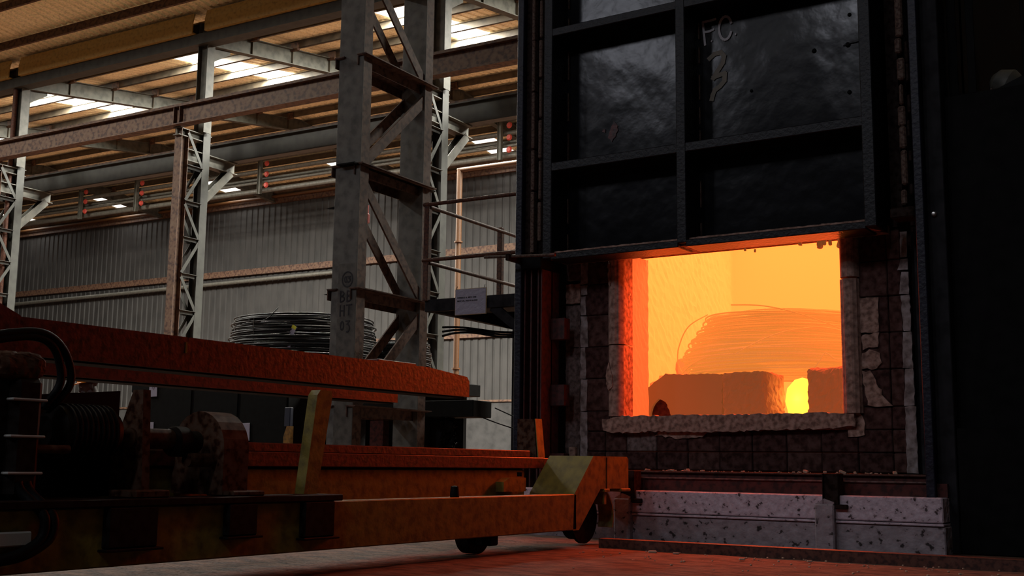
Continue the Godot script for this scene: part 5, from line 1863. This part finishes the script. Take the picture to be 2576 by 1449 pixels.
func worker():
	var o := thing("person", "person in orange hard hat and red orange shirt behind the machine, head bowed", "person", Vector3(-10.38, 0, -8.62), true, deg_to_rad(-35))
	var k := 0.88
	var v := func(x: float, y: float, z: float) -> Vector3:
		return Vector3(x, y * k, z)
	var head: Vector3 = v.call(0, 1.56, 0.045)
	var bones := []
	var shirt := []
	var pants := []
	# torso, neck
	bones.append([v.call(0, 0.98, 0), v.call(0, 1.15, 0), 0.13, 0.125])
	bones.append([v.call(0, 1.15, 0), v.call(0, 1.32, -0.01), 0.125, 0.13])
	bones.append([v.call(-0.15, 1.38, -0.01), v.call(0.15, 1.38, -0.01), 0.062, 0.062])
	bones.append([v.call(0, 1.38, -0.01), v.call(0, 1.5, 0.02), 0.058, 0.052])
	for q in [[v.call(0, 0.97, 0), v.call(0, 1.3, -0.01), 0.15, 0.15], [v.call(-0.16, 1.37, -0.01), v.call(0.16, 1.37, -0.01), 0.083, 0.083], [v.call(-0.07, 1.2, 0), v.call(0.07, 1.2, 0), 0.13, 0.13]]:
		shirt.append(q)
	for sx in [-1.0, 1.0]:
		var sh: Vector3 = v.call(0.19 * sx, 1.37, -0.01)
		var el: Vector3 = v.call(0.24 * sx, 1.1, 0.02)
		var wr: Vector3 = v.call(0.22 * sx, 0.89, 0.13)
		bones.append([sh, el, 0.05, 0.041])
		bones.append([el, wr, 0.041, 0.028])
		shirt.append([sh, sh.lerp(el, 0.75), 0.068, 0.062])
		# hand: palm, four bent fingers and the thumb
		var palm: Vector3 = wr + Vector3(0, -0.075, 0.035)
		var hand := [[wr, palm, 0.027, 0.03]]
		for f in 4:
			var base: Vector3 = palm + Vector3(0.0, 0.0, -0.03 + 0.02 * f)
			var l: float = [0.055, 0.068, 0.072, 0.064][f]
			var mid: Vector3 = base + Vector3(-0.008 * sx, -l * 0.6, 0.006)
			var tip: Vector3 = mid + Vector3(-0.022 * sx, -l * 0.45, 0.004)
			hand.append([base, mid, 0.0105, 0.0095])
			hand.append([mid, tip, 0.0095, 0.0078])
		hand.append([palm + Vector3(0, 0.03, 0.022), palm + Vector3(-0.02 * sx, 0.0, 0.05), 0.012, 0.0105])
		hand.append([palm + Vector3(-0.02 * sx, 0.0, 0.05), palm + Vector3(-0.026 * sx, -0.028, 0.056), 0.0105, 0.009])
		bones.append([wr, palm, 0.026, 0.022])
		var hs := Shape.new()
		skin_over(hand, 0.0055, 0.012, hs)
		part(o, "hand", hs, M.skin)
		var hip: Vector3 = v.call(0.095 * sx, 0.92, 0)
		var knee: Vector3 = v.call(0.1 * sx, 0.5, 0.015)
		var ank: Vector3 = v.call(0.105 * sx, 0.1, -0.02)
		bones.append([hip, knee, 0.082, 0.055])
		bones.append([knee, ank, 0.053, 0.037])
		bones.append([ank, v.call(0.115 * sx, 0.04, 0.12), 0.04, 0.034])
		pants.append([hip, knee, 0.098, 0.075])
		pants.append([knee, ank, 0.072, 0.062])
		var boot := Shape.new()
		skin_over([[ank + Vector3(0, 0.06, 0), ank + Vector3(0, -0.03, -0.01), 0.055, 0.055], [v.call(0.105 * sx, 0.06, -0.04), v.call(0.12 * sx, 0.048, 0.15), 0.05, 0.046]], 0.014, 0.03, boot)
		part(o, "boot", boot, M.rubber)
	pants.append([v.call(-0.06, 0.97, 0), v.call(0.06, 0.97, 0), 0.125, 0.125])
	# head: skull, jaw, nose, brow, ears
	var tilt := Basis(Vector3.RIGHT, 0.3)
	var face := []
	for q in [[Vector3(0, 0.06, -0.015), Vector3(0, 0.05, 0.02), 0.085, 0.08], [Vector3(0, -0.02, 0.02), Vector3(0, -0.065, 0.05), 0.066, 0.042], [Vector3(0, 0.02, 0.092), Vector3(0, -0.018, 0.108), 0.011, 0.016], [Vector3(-0.032, 0.035, 0.082), Vector3(0.032, 0.035, 0.082), 0.014, 0.014], [Vector3(-0.022, -0.052, 0.088), Vector3(0.022, -0.052, 0.088), 0.009, 0.009], [Vector3(-0.02, -0.066, 0.086), Vector3(0.02, -0.066, 0.086), 0.009, 0.009], [Vector3(-0.085, 0.02, -0.005), Vector3(-0.09, -0.02, -0.005), 0.018, 0.012], [Vector3(0.085, 0.02, -0.005), Vector3(0.09, -0.02, -0.005), 0.018, 0.012]]:
		face.append([head + tilt * q[0], head + tilt * q[1], q[2], q[3]])
	bones.append([head + Vector3(0, -0.1, -0.02), head, 0.055, 0.06])
	var s := Shape.new()
	skin_over(bones, 0.02, 0.05, s)
	skin_over(face, 0.008, 0.03, s)
	part(o, "body", s, M.skin)
	s = Shape.new()
	for sx in [-1.0, 1.0]:
		s.lathe(PackedVector2Array([Vector2(0, -0.011), Vector2(0.009, -0.006), Vector2(0.011, 0), Vector2(0.009, 0.006), Vector2(0, 0.011)]), Transform3D(Basis(), head + tilt * Vector3(0.032 * sx, 0.02, 0.088)), 10)
	part(o, "eyes", s, M.paper)
	s = Shape.new()
	skin_over(shirt, 0.02, 0.05, s)
	part(o, "shirt", s, M.shirt)
	s = Shape.new()
	skin_over(pants, 0.02, 0.05, s)
	part(o, "trousers", s, M.trousers)
	# hard hat with a brim and a raised ridge
	var hat := Transform3D(Basis(Vector3.RIGHT, 0.22) * Basis.from_scale(Vector3(1.0, 1.0, 1.15)), head + tilt * Vector3(0, 0.065, -0.005))
	s = Shape.new()
	s.lathe(PackedVector2Array([Vector2(0.0, 0.1), Vector2(0.035, 0.095), Vector2(0.075, 0.075), Vector2(0.1, 0.04), Vector2(0.108, 0.0), Vector2(0.13, -0.008), Vector2(0.13, -0.014), Vector2(0.104, -0.008)]), hat, 24)
	part(o, "hard_hat", s, M.helmet)
	s = Shape.new()
	s.box(hat * Vector3(0, 0.088, 0), Vector3(0.03, 0.025, 0.14), 0.008, Basis(Vector3.RIGHT, 0.22))
	s.box(hat * Vector3(0, -0.012, 0.115), Vector3(0.15, 0.008, 0.07), 0.003, Basis(Vector3.RIGHT, 0.35))
	part(o, "hat_peak", s, M.helmet)


func small_things():
	# dim lamp-less conduit stubs that break the dark wall right of the furnace
	var o := thing("wall_conduit", "thin dark conduit running up the black casing at the right edge", "conduit", Vector3(-1.1, 0, -8.98))
	var s := Shape.new()
	s.rod(Vector3(0, 0, 0), Vector3(0, 3.4, 0), 0.03, 8)
	part(o, "tube", s, M.dark_steel)
	s = Shape.new()
	for y in [0.8, 1.9, 3.0]:
		s.box(Vector3(0, y, -0.01), Vector3(0.1, 0.04, 0.05), 0.005)
	part(o, "saddle", s, M.dark_steel)
